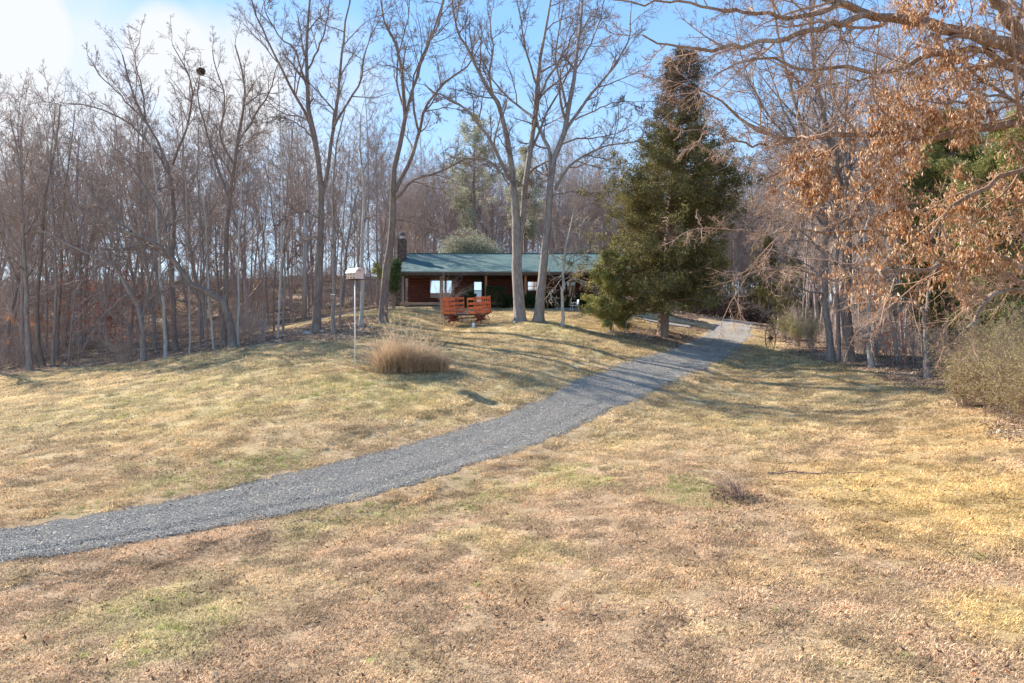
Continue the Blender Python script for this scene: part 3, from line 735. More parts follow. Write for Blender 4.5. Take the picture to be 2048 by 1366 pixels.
def dense3(P, m=6):
    out = []; Q = np.vstack([2 * P[0] - P[1], P, 2 * P[-1] - P[-2]])
    for i in range(1, len(Q) - 2):
        a, b, c, d = Q[i - 1:i + 3]
        for t in np.linspace(0, 1, m, endpoint=False):
            out.append(.5 * ((2 * b) + (-a + c) * t + (2 * a - 5 * b + 4 * c - d) * t * t + (-a + 3 * b - 3 * c + d) * t ** 3))
    out.append(P[-1]); return np.array(out)
def merge(parts):
    V = []; F4 = []; n = 0
    for v, q in parts: V.append(v); F4.append(q + n); n += len(v)
    return np.concatenate(V), np.concatenate(F4)

def crown_levels(P0, R0, levels, rng):
    parts = []; last = None; P, Rr = P0, R0
    for lv in levels:
        P, Rr = grow(P, Rr, lv['k'], lv.get('t0', .2), lv.get('t1', 1), lv['lr'], lv.get('ang', 45), lv.get('n', 4), lv.get('wob', .12), lv.get('up', .04), lv.get('rr', .6), rng, lv.get('minr', .008), lv.get('tip', True))
        parts.append(tubes(P, Rr, lv.get('sides', 3))); last = (P, Rr)
        if 'also' in lv: lv['also'].append((P, Rr))
    return merge(parts), last

def leaf_quads(P, rng, per, size, droop=.8, v=None, keepfn=None, fold=True):
    """hanging narrow leaves along twigs P (B,n,3)"""
    B, n, _ = P.shape
    t = rng.uniform(.35, 1, (B, per)); f = t * (n - 1); i = np.clip(np.floor(f).astype(int), 0, n - 2); fr = (f - i)[..., None]; bi = np.arange(B)[:, None]
    c = (P[bi, i] * (1 - fr) + P[bi, i + 1] * fr).reshape(-1, 3)
    if keepfn is not None: c = c[keepfn(c)]
    m = len(c); c = c + rng.normal(0, size * .25, (m, 3))
    u = nz(rng.normal(0, 1, (m, 3)) * .55 + np.array([0, 0, -droop])); w = nz(np.cross(u, rng.normal(0, 1, (m, 3)))); q = np.cross(u, w)
    s = size * rng.uniform(.6, 1.25, m)[:, None]; wd = s * rng.uniform(.10, .20, (m, 1))
    a0 = c; a1 = c + u * s * .45 + q * s * .12; a2 = c + u * s + q * s * rng.uniform(-.2, .2, (m, 1))
    Lm = c + u * s * .5 - w * wd + q * s * .02; Rm = c + u * s * .5 + w * wd - q * s * .04
    V = np.stack([a0, Lm, a2, a1, Rm], 1).reshape(-1, 3); b = np.arange(m)[:, None] * 5
    T = np.concatenate([b + np.array([[0, 1, 3]]), b + np.array([[3, 1, 2]]), b + np.array([[0, 3, 4]]), b + np.array([[3, 2, 4]])])
    vv = np.tile(rng.random(m), 4)
    return V, T, vv

def plant_tree(name, base, mains, levels, barkm, twigm, label, cat='tree', group=None, sides=9, seed=0, leaves=None, flare=1.5, nmain=14, jit=.03, side_parts=True):
    """mains: list of (points, r0, r1). first one is the trunk, its first point stands on the ground."""
    rng = np.random.default_rng(seed + 1000); base = np.asarray(base, float)
    Ps = []; Rs = []
    for j, (pts, r0, r1) in enumerate(mains):
        p = resample(np.asarray(pts) - base, nmain, rng, jit); t = np.linspace(0, 1, nmain); r = r0 * (1 - t) + r1 * t
        if j == 0:
            p = np.vstack([[p[0] - np.array([0, 0, .25])], p[:1], p[0] * .8 + p[1] * .2, p[1:]]); p = np.asarray(p)
            r = np.concatenate([[r0 * flare * 1.15, r0 * flare, r0 * 1.12], r[1:]])
            p = p[:nmain + 2]; Ps.append(p); Rs.append(r[:nmain + 2])
        else: Ps.append(p); Rs.append(r)
    parts = [tubes(p[None], r[None], sides if j == 0 else max(5, sides - 2)) for j, (p, r) in enumerate(zip(Ps, Rs))]
    V, Q = merge(parts); root = empty(name, base)
    mesh_obj('trunk', np_mesh('trunk', V, [Q], smooth=True), barkm, root)
    P0 = np.stack([resample(p, 12) for p in Ps]); R0 = np.stack([np.interp(np.linspace(0, 1, 12), np.linspace(0, 1, len(r)), r) for r in Rs])
    # trunk carries limbs only on its upper part
    lv0 = dict(levels[0]); tr0 = lv0.pop('trunk_t0', .5); kt = lv0.pop('kt', lv0['k'])
    Pt, Rt = grow(P0[:1], R0[:1], kt, tr0, 1, lv0.pop('lrt', lv0['lr']), lv0.get('ang', 45), lv0.get('n', 5), lv0.get('wob', .12), lv0.get('up', .04), lv0.get('rr', .6), rng, lv0.get('minr', .01))
    if len(P0) > 1:
        P1, R1 = grow(P0[1:], R0[1:], lv0['k'], lv0.get('t0', .15), 1, lv0['lr'], lv0.get('ang', 45), lv0.get('n', 5), lv0.get('wob', .12), lv0.get('up', .04), lv0.get('rr', .6), rng, lv0.get('minr', .01))
        P1 = np.concatenate([Pt, P1]); R1 = np.concatenate([Rt, R1])
    else: P1, R1 = Pt, Rt
    a = tubes(P1, R1, lv0.get('sides', 5))
    if len(levels) > 1:
        b, last = crown_levels(P1, R1, levels[1:], rng); V, Q = merge([a, b])
    else: V, Q = a; last = (P1, R1)
    mesh_obj('crown', np_mesh('crown', V, [Q], smooth=True), twigm, root)
    if leaves:
        Vl, Tl, vl = leaf_quads(last[0], rng, leaves['per'], leaves['size'], leaves.get('droop', .8), keepfn=leaves.get('keep'))
        if len(Vl): mesh_obj('leaves', np_mesh('leaves', Vl, [Tl], vl), leaves['mat'], root)
    tag(root, label, cat, group)
    return root

def pxtree(name, label, Y, tpts, w0, w1, limbs=(), levels=None, barkm='bark_grey', twigm='twig_grey', seed=0, dYt=0, wf=.8, **kw):
    """trunk and limbs measured in the photo, set at real depth; w in photo pixels; limbs: (pts, w0, w1, depth change)"""
    bx = (tpts[0][0] - 1024) / F * Y; bz = h1(bx, Y); k = Y / F * wf
    pts = [W(px, py, Y + dYt * j / max(1, len(tpts) - 1)) for j, (px, py) in enumerate(tpts)]; pts[0] = np.array([bx, Y, bz])
    mains = [(pts, w0 * k / 2, w1 * k / 2)]
    for lp, a, b, dY in limbs:
        mains.append(([W(px, py, Y + dY * j / (len(lp) - 1)) for j, (px, py) in enumerate(lp)], a * k / 2, b * k / 2))
    return plant_tree(name, (bx, Y, bz), mains, levels, M[barkm], M[twigm], label, seed=seed, **kw)

BIG = [dict(k=8, kt=7, t0=.2, lr=.36, lrt=.16, ang=42, n=6, wob=.16, up=.06, rr=.6, sides=5, minr=.02, trunk_t0=.55),
       dict(k=7, t0=.15, lr=.5, ang=44, n=5, wob=.17, up=.05, rr=.6, sides=3, minr=.012),
       dict(k=7, t0=.15, lr=.5, ang=44, n=4, wob=.15, up=.03, rr=.6, sides=3, minr=.008),
       dict(k=5, t0=.2, lr=.5, ang=42, n=3, wob=.12, up=.02, rr=.7, sides=3, minr=.006)]
pxtree('bare_tree', 'tall bare tree with a thick forked trunk, left of its twin before the log house', 42.0,
       [(1040, 642), (1034, 560), (1033, 480), (1029, 400), (1020, 308), (1006, 239), (996, 205)], 34, 12,
       [([(1034, 520), (1042, 458), (1054, 342), (1067, 250), (1074, 171), (1081, 113), (1091, 62), (1102, 0), (1108, -60)], 21, 4, 1.5),
        ([(996, 205), (968, 164), (938, 103), (915, 60), (905, 0), (900, -50)], 12, 3, 1),
        ([(1006, 239), (990, 200), (980, 150), (985, 90), (975, 20)], 9, 3, -2),
        ([(1018, 360), (1000, 320), (982, 284), (941, 229), (900, 198), (876, 188), (850, 170)], 12, 3, -3),
        ([(1024, 380), (985, 325), (940, 315), (900, 330)], 6, 2, 2),
        ([(1067, 236), (1040, 214), (1010, 190), (968, 140), (930, 105)], 8, 2, 3),
        ([(1074, 171), (1055, 110), (1040, 40), (1030, -30)], 7, 2, -2),
        ([(1079, 190), (1100, 150), (1120, 120), (1150, 60), (1160, 0)], 8, 2, 2),
        ([(1056, 330), (1080, 345), (1100, 335)], 4, 1, -1)], BIG, wf=.7, seed=1, sides=12)
pxtree('bare_tree', 'tall bare tree with a slender grey trunk right of its forked twin, before the house', 41.6,
       [(1077, 643), (1084, 560), (1092, 480), (1099, 410), (1103, 342), (1115, 297), (1132, 255), (1139, 205), (1153, 137), (1158, 70), (1165, 0), (1168, -60)], 27, 4,
       [([(1103, 342), (1098, 300), (1085, 270), (1072, 240), (1078, 190), (1076, 140)], 12, 5, 1.5),
        ([(1132, 260), (1146, 239), (1187, 181), (1215, 150), (1235, 120), (1255, 85), (1262, 20)], 10, 3, 1),
        ([(1110, 380), (1135, 335), (1170, 311), (1214, 291), (1266, 284), (1310, 275)], 9, 2, -2),
        ([(1106, 390), (1153, 383), (1208, 388), (1240, 400)], 5, 1.5, 3),
        ([(1121, 290), (1150, 278), (1187, 277), (1242, 263), (1275, 240)], 6, 1.5, 2),
        ([(1150, 240), (1190, 220), (1230, 205), (1290, 203)], 5, 1.5, -2),
        ([(1136, 225), (1120, 160), (1110, 100), (1125, 30), (1130, -40)], 7, 2, -2.5),
        ([(1153, 137), (1180, 90), (1200, 40), (1215, -30)], 6, 2, 2),
        ([(1105, 350), (1075, 372), (1062, 395), (1055, 430)], 4, 1, -1),
        ([(1096, 430), (1125, 455), (1150, 440), (1165, 425)], 4, 1, 1)], BIG, wf=.7, seed=2, sides=12)
pxtree('bare_tree', 'leaning dark trunked tree between the birdhouse pole and the stone chimney', 43.0,
       [(765, 640), (770, 580), (775, 520), (784, 458), (787, 376), (792, 325), (804, 273), (811, 219), (806, 160), (795, 96), (770, 51), (760, -10)], 25, 4,
       [([(790, 383), (818, 325), (838, 267), (845, 226), (876, 178), (914, 147), (938, 128), (960, 90)], 13, 3, 2),
        ([(788, 400), (831, 359), (879, 345), (931, 318), (970, 320), (1000, 335)], 9, 2, -2),
        ([(808, 250), (821, 195), (842, 130), (866, 62), (886, 0), (895, -60)], 9, 3, 1),
        ([(838, 267), (830, 220), (825, 160), (850, 100), (880, 40), (890, -30)], 7, 2, -2),
        ([(811, 225), (795, 170), (800, 100), (815, 40), (820, -20)], 6, 2, 2),
        ([(786, 440), (830, 445), (870, 462), (905, 475)], 4, 1.3, -2),
        ([(845, 226), (890, 215), (930, 220)], 4, 1.5, 2)], BIG, wf=.7, seed=3, barkm='bark_brown', sides=11)
pxtree('bare_tree', 'tallest dark trunked tree on the lawn edge left of the white birdhouse', 42.0,
       [(632, 660), (636, 580), (640, 480), (643, 420), (639, 342), (629, 273), (615, 205), (614, 137), (615, 68), (619, 0), (620, -60)], 25, 4,
       [([(638, 345), (622, 250), (600, 205), (581, 178), (547, 103), (513, 34), (495, -30)], 11, 3, 1),
        ([(612, 170), (590, 100), (564, 79), (533, 27), (520, -30)], 6, 2, -2),
        ([(641, 400), (655, 345), (667, 256), (680, 154), (687, 68), (700, 0), (712, -60)], 13, 3, 1.5),
        ([(667, 256), (690, 215), (720, 160), (735, 90), (765, 30)], 8, 2, 3),
        ([(615, 140), (640, 90), (655, 30), (660, -40)], 6, 2, 2),
        ([(628, 280), (600, 250), (560, 235), (520, 240)], 5, 1.5, -2),
        ([(640, 470), (610, 482), (585, 500), (575, 530)], 5, 1.5, 1),
        ([(642, 440), (610, 425), (580, 430), (560, 445)], 4, 1.5, -2)], BIG, wf=.7, seed=4, barkm='bark_brown', sides=11)
MED = [dict(k=7, kt=8, t0=.2, lr=.36, lrt=.2, ang=42, n=6, wob=.15, up=.05, rr=.6, sides=4, minr=.018, trunk_t0=.45),
       dict(k=6, t0=.15, lr=.5, ang=45, n=4, wob=.16, up=.04, rr=.6, sides=3, minr=.011),
       dict(k=6, t0=.15, lr=.5, ang=45, n=4, wob=.15, up=.02, rr=.6, sides=3, minr=.008),
       dict(k=4, t0=.2, lr=.5, ang=42, n=3, wob=.12, up=.0, rr=.7, sides=3, minr=.007)]
pxtree('leaning_tree', 'mossy trunk arching far to the left from the lawn edge', 40.0,
       [(466, 697), (461, 650), (453, 620), (437, 592), (400, 578), (369, 555), (344, 514), (312, 489), (275, 470), (219, 455), (169, 424)], 20, 5,
       [([(262, 463), (219, 427), (187, 389), (160, 340)], 6, 2, 2), ([(344, 514), (330, 450), (300, 390), (260, 330), (225, 290)], 8, 2, 2),
        ([(400, 578), (412, 520), (420, 460), (410, 400)], 5, 2, -1), ([(300, 486), (250, 500), (200, 530), (150, 560)], 4, 1.2, -3),
        ([(350, 530), (320, 560), (300, 610), (290, 650)], 4, 1.2, -2), ([(369, 555), (330, 580), (280, 600), (230, 640)], 4, 1.2, -3)], MED, barkm='bark_brown', seed=5)
pxtree('leaning_tree', 'crooked trunk with a pale foot reaching up left at the lawn edge', 42.0,
       [(287, 726), (285, 680), (281, 630), (250, 567), (225, 530), (172, 505), (125, 483), (80, 460)], 13, 4,
       [([(225, 530), (205, 470), (195, 420), (180, 360)], 6, 2, 2), ([(260, 590), (240, 600), (200, 640), (170, 690)], 4, 1.2, -3), ([(284, 640), (300, 560), (310, 500), (300, 430)], 6, 2, 2)], MED, seed=6)
pxtree('bare_tree', 'upright dark trunk behind the two leaning trees with a wide fan shaped top', 46.0,
       [(352, 702), (348, 640), (344, 567), (347, 474), (345, 380), (325, 300), (290, 240), (262, 180), (245, 110)], 13, 3,
       [([(345, 360), (300, 290), (240, 235), (170, 210), (120, 205)], 7, 2, 2), ([(345, 330), (370, 260), (385, 190), (370, 130), (345, 90)], 7, 2, -2), ([(300, 255), (240, 190), (200, 150), (175, 110)], 5, 1.5, -2),
        ([(290, 240), (285, 180), (270, 120), (280, 75)], 5, 1.5, 2)], MED, barkm='bark_brown', seed=7)
pxtree('bare_tree', 'dark straight trunk rising just behind the foot of the mossy leaning tree', 43.0,
       [(447, 686), (450, 620), (453, 536), (456, 442), (465, 350), (480, 260), (490, 200), (485, 140), (470, 90)], 16, 3,
       [([(460, 400), (430, 320), (410, 250), (395, 190), (400, 150)], 8, 2, 2), ([(475, 290), (510, 230), (540, 180), (555, 130)], 6, 2, -2), ([(468, 330), (440, 270), (450, 200), (430, 130), (425, 100)], 6, 2, -1),
        ([(485, 215), (520, 190), (560, 185)], 4, 1.5, 2)], MED, barkm='bark_brown', seed=8)
SML = [dict(k=5, kt=13, t0=.2, lr=.3, lrt=.2, ang=45, n=5, wob=.14, up=.06, rr=.5, sides=3, minr=.013, trunk_t0=.35),
       dict(k=5, t0=.15, lr=.5, ang=45, n=4, wob=.15, up=.03, rr=.6, sides=3, minr=.009),
       dict(k=5, t0=.15, lr=.5, ang=45, n=3, wob=.15, up=.02, rr=.6, sides=3, minr=.007)]
for i_, (lab, Y_, pts, w0, w1, bk) in enumerate([
    ('whitish trunk beside the crooked tree with the pale foot', 41.5, [(331, 722), (328, 630), (319, 536), (316, 440), (310, 340), (300, 260)], 9, 3, 'bark_pale'),
    ('thin whitish pole of a tree, leftmost of the thin ones between the leaning trees', 41.5, [(378, 711), (380, 620), (377, 520), (372, 400), (368, 300)], 4.5, 1.5, 'bark_pale'),
    ('thin dark stem next to the second whitish pole at the lawn edge', 44, [(400, 692), (400, 600), (402, 480), (396, 350), (398, 240)], 6, 2, 'bark_grey'),
    ('dark stem nearest the mossy arching trunk on its left side', 43.5, [(414, 696), (413, 600), (416, 500), (420, 380), (425, 260)], 5.5, 2, 'bark_grey'),
    ('pale stem slanting slightly left just left of the mossy arching trunk', 41, [(428, 707), (422, 640), (415, 560), (412, 450), (400, 330)], 6, 2, 'bark_pale'),
    ('slim pale stem touching the foot of the mossy arching trunk', 41, [(477, 688), (478, 600), (477, 500), (480, 400), (488, 280), (492, 180)], 6, 2, 'bark_pale'),
    ('skinny grey stem alone on the leaf litter slope', 43, [(525, 675), (527, 600), (525, 500), (530, 400)], 3.5, 1.2, 'bark_grey'),
    ('pale stem of the close pair left of the wooden pole', 41, [(555, 684), (559, 600), (562, 500), (566, 380), (560, 260), (556, 150)], 6, 2, 'bark_pale'),
    ('grey stem right of its pale neighbour, left of the wooden pole', 43, [(566, 668), (568, 580), (570, 470), (576, 350), (590, 230)], 6, 2, 'bark_grey'),
    ('dark trunk leaning over the leaf litter at the far side of the hollow', 47, [(548, 655), (548, 580), (552, 500), (545, 420), (530, 330)], 5.5, 2, 'bark_brown'),
    ('pale grey trunk carrying a small wooden nest box', 40, [(667, 669), (668, 620), (667, 560), (668, 480), (664, 400), (672, 300), (690, 220)], 10.5, 3, 'bark_grey'),
    ('thin grey stem between the nest box tree and the birdhouse pole', 42.5, [(680, 655), (682, 590), (684, 500), (690, 400), (700, 300)], 6, 2, 'bark_grey'),
    ('lichen spotted pale trunk right behind the white birdhouse', 42, [(722, 657), (724, 600), (725, 540), (724, 470), (728, 380), (720, 300), (722, 230)], 11, 3, 'bark_pale'),
    ('far left trunk with a dark swollen foot at the lawn corner', 47, [(60, 741), (56, 660), (50, 560), (46, 450), (40, 340), (20, 240)], 13, 3, 'bark_grey'),
    ('dark curved trunk second from the lawn corner on the far left', 49, [(85, 728), (76, 680), (74, 600), (82, 500), (90, 400), (110, 290), (120, 210)], 12, 3, 'bark_brown'),
    ('purplish trunk third from the lawn corner on the far left', 48, [(106, 730), (108, 660), (112, 560), (108, 450), (100, 330), (110, 220)], 8, 2, 'bark_grey'),
    ('thin dark trunk fourth from the lawn corner on the far left', 51, [(117, 712), (116, 640), (122, 540), (125, 420), (140, 320), (150, 220)], 8, 2, 'bark_brown'),
]):
    pxtree('bare_tree', lab, Y_, pts, w0, w1, (), SML, barkm=bk, seed=20 + i_, sides=8, flare=1.35)
# small pale tree with drooping twigs right of the twin trees
pxtree('drooping_tree', 'small pale trunked tree with low drooping twigs in front of the porch right end', 40.0,
       [(1124, 650), (1125, 600), (1127, 540), (1131, 505), (1136, 470), (1146, 430)], 9, 3,
       [([(1128, 530), (1150, 512), (1166, 510), (1172, 480)], 3.5, 1.2, -1), ([(1126, 570), (1145, 560), (1165, 562), (1180, 575)], 2.5, 1, -1), ([(1126, 555), (1110, 575), (1100, 600)], 2.2, 1, -1),
        ([(1134, 480), (1160, 450), (1185, 445)], 3, 1, 1), ([(1134, 490), (1110, 500), (1100, 530)], 2.5, 1, 1), ([(1126, 560), (1150, 545), (1172, 540)], 2.5, 1, 1)],
       [dict(k=7, kt=8, t0=.2, lr=.6, lrt=.35, ang=50, n=5, wob=.18, up=-.04, rr=.6, sides=3, minr=.01, trunk_t0=.4), dict(k=6, lr=.5, n=4, wob=.18, up=-.06, minr=.007), dict(k=4, lr=.5, n=3, up=-.05, minr=.006)],
       barkm='bark_pale', twigm='twig_pale', seed=50)
# right hand group
RG = [dict(k=8, kt=16, t0=.15, lr=.4, lrt=.3, ang=42, n=6, wob=.15, up=.05, rr=.5, sides=4, minr=.016, trunk_t0=.3),
      dict(k=7, t0=.12, lr=.5, ang=46, n=5, wob=.17, up=.02, rr=.6, sides=3, minr=.01),
      dict(k=6, t0=.15, lr=.5, ang=46, n=4, wob=.16, up=.01, rr=.6, sides=3, minr=.007),
      dict(k=4, t0=.2, lr=.5, ang=42, n=3, wob=.12, up=.0, rr=.7, sides=3, minr=.006)]
pxtree('bare_tree', 'pale blue grey trunk nearest the drive in the right hand tree cluster', 34,
       [(1662, 716), (1656, 660), (1651, 600), (1650, 500), (1645, 400), (1620, 300), (1590, 200), (1560, 90), (1545, 0)], 17, 4,
       [([(1650, 480), (1690, 380), (1700, 280), (1690, 180), (1700, 80), (1705, -20)], 9, 3, 2), ([(1640, 380), (1590, 300), (1530, 220), (1490, 140), (1470, 50)], 8, 2, -2), ([(1645, 400), (1640, 300), (1650, 200), (1640, 100), (1645, 0)], 7, 2, 3),
        ([(1651, 590), (1590, 575), (1540, 560), (1490, 575), (1460, 590)], 5, 1.5, -2), ([(1652, 560), (1600, 520), (1550, 500), (1500, 505)], 5, 1.5, 2), ([(1650, 510), (1600, 460), (1540, 430), (1480, 440)], 5, 1.5, 0)], RG, seed=61, sides=10)
pxtree('bare_tree', 'thickest rough trunk in the middle of the right hand tree cluster', 33,
       [(1697, 729), (1697, 680), (1693, 620), (1695, 520), (1690, 420), (1670, 320), (1640, 200), (1625, 80), (1620, -20)], 27, 6,
       [([(1694, 460), (1740, 370), (1760, 280), (1750, 160), (1760, 40)], 11, 3, 2), ([(1690, 420), (1640, 350), (1600, 280), (1560, 200), (1530, 120)], 9, 2, -1), ([(1694, 560), (1650, 500), (1600, 480), (1560, 490)], 5, 1.5, -3),
        ([(1693, 600), (1720, 560), (1760, 560)], 4, 1.2, -2)], RG, barkm='bark_brown', seed=62, sides=11)
pxtree('bare_tree', 'grey trunk squeezed between two thicker ones in the right hand cluster', 33.5, [(1677, 723), (1676, 660), (1672, 590), (1676, 480), (1672, 380), (1690, 260), (1700, 140)], 10, 3, (), SML, seed=63)
pxtree('bare_tree', 'slim trunk with a knobbly middle right of the thick cluster', 31, [(1743, 739), (1738, 690), (1735, 650), (1736, 600), (1732, 500), (1742, 400), (1760, 300)], 12, 4, [([(1741, 705), (1728, 670), (1716, 630), (1704, 590)], 4.5, 1.5, -1)], SML, barkm='bark_pale', seed=64)
pxtree('bare_tree', 'stout pale footed tree with dark forked upper trunk and rusty leaves beside the bushes', 28,
       [(1857, 757), (1854, 700), (1850, 640), (1842, 615), (1825, 600)], 19, 8,
       [([(1858, 690), (1880, 660), (1895, 640), (1920, 620)], 5, 1.5, -1), ([(1850, 640), (1855, 590), (1870, 520), (1880, 430)], 9, 3, 1), ([(1852, 660), (1830, 650), (1800, 655), (1770, 665)], 3, 1, -1), ([(1856, 700), (1890, 690), (1920, 700)], 3, 1, 1)],
       [dict(k=7, kt=5, t0=.2, lr=.5, lrt=.4, ang=48, n=5, wob=.15, up=.0, rr=.6, sides=3, minr=.01, trunk_t0=.5), dict(k=5, lr=.5, n=4, up=-.02, minr=.007), dict(k=4, lr=.5, n=3, up=-.03, minr=.006)],
       seed=65, leaves=dict(per=2, size=.10, mat=M['red_leaf']), flare=1.7, sides=10)
for i_, (lab, Y_, pts, w) in enumerate([
    ('white birch like pole leaning left in the gap of the right hand wood', 33, [(1796, 737), (1790, 690), (1784, 640), (1775, 590), (1762, 500)], 5),
    ('white birch like pole standing straight right of the leaning one', 34, [(1826, 740), (1826, 690), (1824, 640), (1820, 560), (1818, 480)], 4.5),
    ('greyish stem crossing just behind the leaning white pole', 35, [(1800, 735), (1794, 680), (1790, 620), (1792, 520)], 5),
    ('white stem between the knobbly trunk and the leaning pole, upright', 37, [(1754, 705), (1750, 650), (1745, 600), (1742, 500)], 4),
    ('second thin white stem behind the knobbly trunk', 38, [(1768, 702), (1762, 650), (1756, 600), (1752, 500)], 4),
    ('thin pale stem close to the stout tree with rusty leaves', 35, [(1846, 730), (1845, 690), (1843, 640), (1846, 560)], 3.5),
    ('thin whitish stem in the shade right of the stout tree', 36, [(1892, 735), (1890, 700), (1888, 650), (1895, 560)], 3)]):
    pxtree('birch_stem', lab, Y_, pts, w, 1.5, (), SML, barkm='bark_pale', twigm='twig_pale', seed=70 + i_, sides=6, flare=1.2)

# ------------------------------------------------------------------ near oak at the right edge: trunk outside the frame, limbs reaching in
oy = 15.0; ox = 14.2; oz = h1(ox, oy)
def OP(px, py, Y): return W(px, py, Y)
mains = [([np.array([ox, oy, oz]), np.array([ox - .1, oy, oz + 3]), np.array([ox - .3, oy, oz + 6]), np.array([ox - .9, oy, oz + 8.6]), OP(2150, 20, 15), OP(2120, -120, 15)], .42, .16)]
def limb(pts, w0, w1, ya, yb):
    k = ya / F / 2
    mains.append(([OP(px, py, ya + (yb - ya) * j / (len(pts) - 1)) for j, (px, py) in enumerate(pts)], w0 * k * .82, w1 * k * .82))
limb([(2210, 170), (2120, 135), (2048, 108), (1987, 84), (1919, 62), (1835, 42), (1744, 30), (1690, 8), (1636, -5), (1560, -30)], 44, 8, 15, 13.5)
limb([(1735, 30), (1717, 36), (1650, 52), (1583, 71), (1515, 83), (1448, 98), (1395, 105), (1340, 92), (1285, 70)], 17, 3.5, 13.8, 12.5)
limb([(1680, 5), (1640, 22), (1600, 34), (1549, 34), (1498, 18), (1440, 24), (1380, 8), (1330, 0), (1270, 5), (1200, -5)], 12, 3, 13.7, 14.5)
limb([(2200, 120), (2080, 90), (2030, 60), (2005, 20), (1985, -20), (1975, -80)], 34, 20, 15, 14.5)
limb([(1840, 45), (1860, 0), (1880, -60)], 14, 6, 14, 16)
limb([(2180, 230), (2060, 160), (1953, 101), (1886, 106), (1852, 118), (1801, 135), (1761, 146), (1700, 138), (1650, 138), (1600, 142), (1549, 114), (1490, 118), (1430, 150)], 20, 3, 15, 12.8)
limb([(1761, 146), (1720, 160), (1670, 168), (1610, 166), (1560, 150)], 6, 2, 13.7, 14.5)
limb([(2215, 260), (2120, 248), (2048, 242), (1953, 259), (1852, 276), (1785, 268), (1700, 268), (1640, 272), (1583, 279), (1532, 271), (1482, 238), (1440, 205), (1400, 180)], 26, 3.5, 15, 12.3)
limb([(1590, 279), (1530, 290), (1470, 282), (1420, 260), (1370, 262)], 7, 2, 13, 11.8)
limb([(1710, 270), (1650, 303), (1600, 325), (1560, 345), (1510, 350), (1460, 330)], 7, 2, 13.4, 14.6)
limb([(1830, 278), (1770, 330), (1710, 380), (1640, 410), (1580, 440), (1540, 455)], 7, 2, 14, 12.5)
limb([(2220, 330), (2100, 330), (2010, 350), (1930, 390), (1849, 479), (1800, 470), (1751, 461), (1684, 471), (1640, 465), (1583, 462), (1530, 470), (1482, 461)], 15, 3, 15, 13)
limb([(2240, 600), (2130, 575), (2048, 541), (2020, 522), (1987, 511), (1919, 528), (1860, 537), (1818, 541), (1765, 545), (1717, 548), (1660, 560), (1600, 540)], 18, 3, 15, 12.2)
limb([(2240, 590), (2130, 575), (2048, 578), (2000, 585), (1970, 605), (1953, 630), (1933, 659)], 19, 6, 15, 12.5)
limb([(2230, 470), (2120, 430), (2040, 400), (1960, 400), (1880, 415), (1800, 400), (1730, 420)], 12, 3, 15, 16.5)
limb([(2220, 50), (2120, -20), (2050, -60), (1950, -80), (1850, -60)], 20, 6, 15, 13)
limb([(2100, 100), (2060, 180), (2020, 200), (1960, 190), (1900, 210), (1840, 200)], 9, 3, 15, 13)
zones = [(OP(1890, 205, 14), 1.35), (OP(1960, 140, 14.3), .7), (OP(1800, 245, 13.6), .75), (OP(1760, 350, 13.3), 1.25), (OP(1690, 360, 13), .9), (OP(1870, 330, 13.6), .9), (OP(1950, 420, 14), 1.1), (OP(1860, 470, 14), .9),
         (OP(1800, 520, 13.2), .8), (OP(1880, 520, 13.6), .8), (OP(1700, 555, 12.8), .6), (OP(1750, 540, 13), .6), (OP(2030, 330, 14.5), 1.2), (OP(1850, 30, 14), .6), (OP(1900, 10, 14.3), .5), (OP(2040, 480, 14.5), .8), (OP(1730, 15, 13.7), .4)]
_obase = np.array([ox, oy, oz])
def oak_keep(c):
    k = np.zeros(len(c), bool); rr = np.random.default_rng(5)
    for q, r in zones:
        dd = np.linalg.norm((c + _obase - q) * np.array([1, .55, 1.15]), axis=1); k |= dd < r * (.2 + 1.2 * rr.random(len(c)))
    return k
plant_tree('oak_tree', (ox, oy, oz), mains,
           [dict(k=10, kt=3, t0=.1, lr=.3, lrt=.1, ang=48, n=7, wob=.17, up=.0, rr=.5, sides=5, minr=.009, trunk_t0=.9),
            dict(k=9, t0=.12, lr=.48, ang=48, n=6, wob=.19, up=-.01, rr=.6, sides=4, minr=.0055),
            dict(k=7, t0=.12, lr=.5, ang=48, n=4, wob=.2, up=-.01, rr=.6, sides=3, minr=.0035),
            dict(k=5, t0=.15, lr=.5, ang=48, n=3, wob=.18, up=-.01, rr=.7, sides=3, minr=.0025)],
           M['bark_oak'], M['twig_oak'], 'near oak reaching in from the right edge with orange brown leaves still hanging', seed=90, sides=10, nmain=22, jit=.035,
           leaves=dict(per=2, size=.105, mat=M['oak_leaf'], keep=oak_keep, droop=1.5))

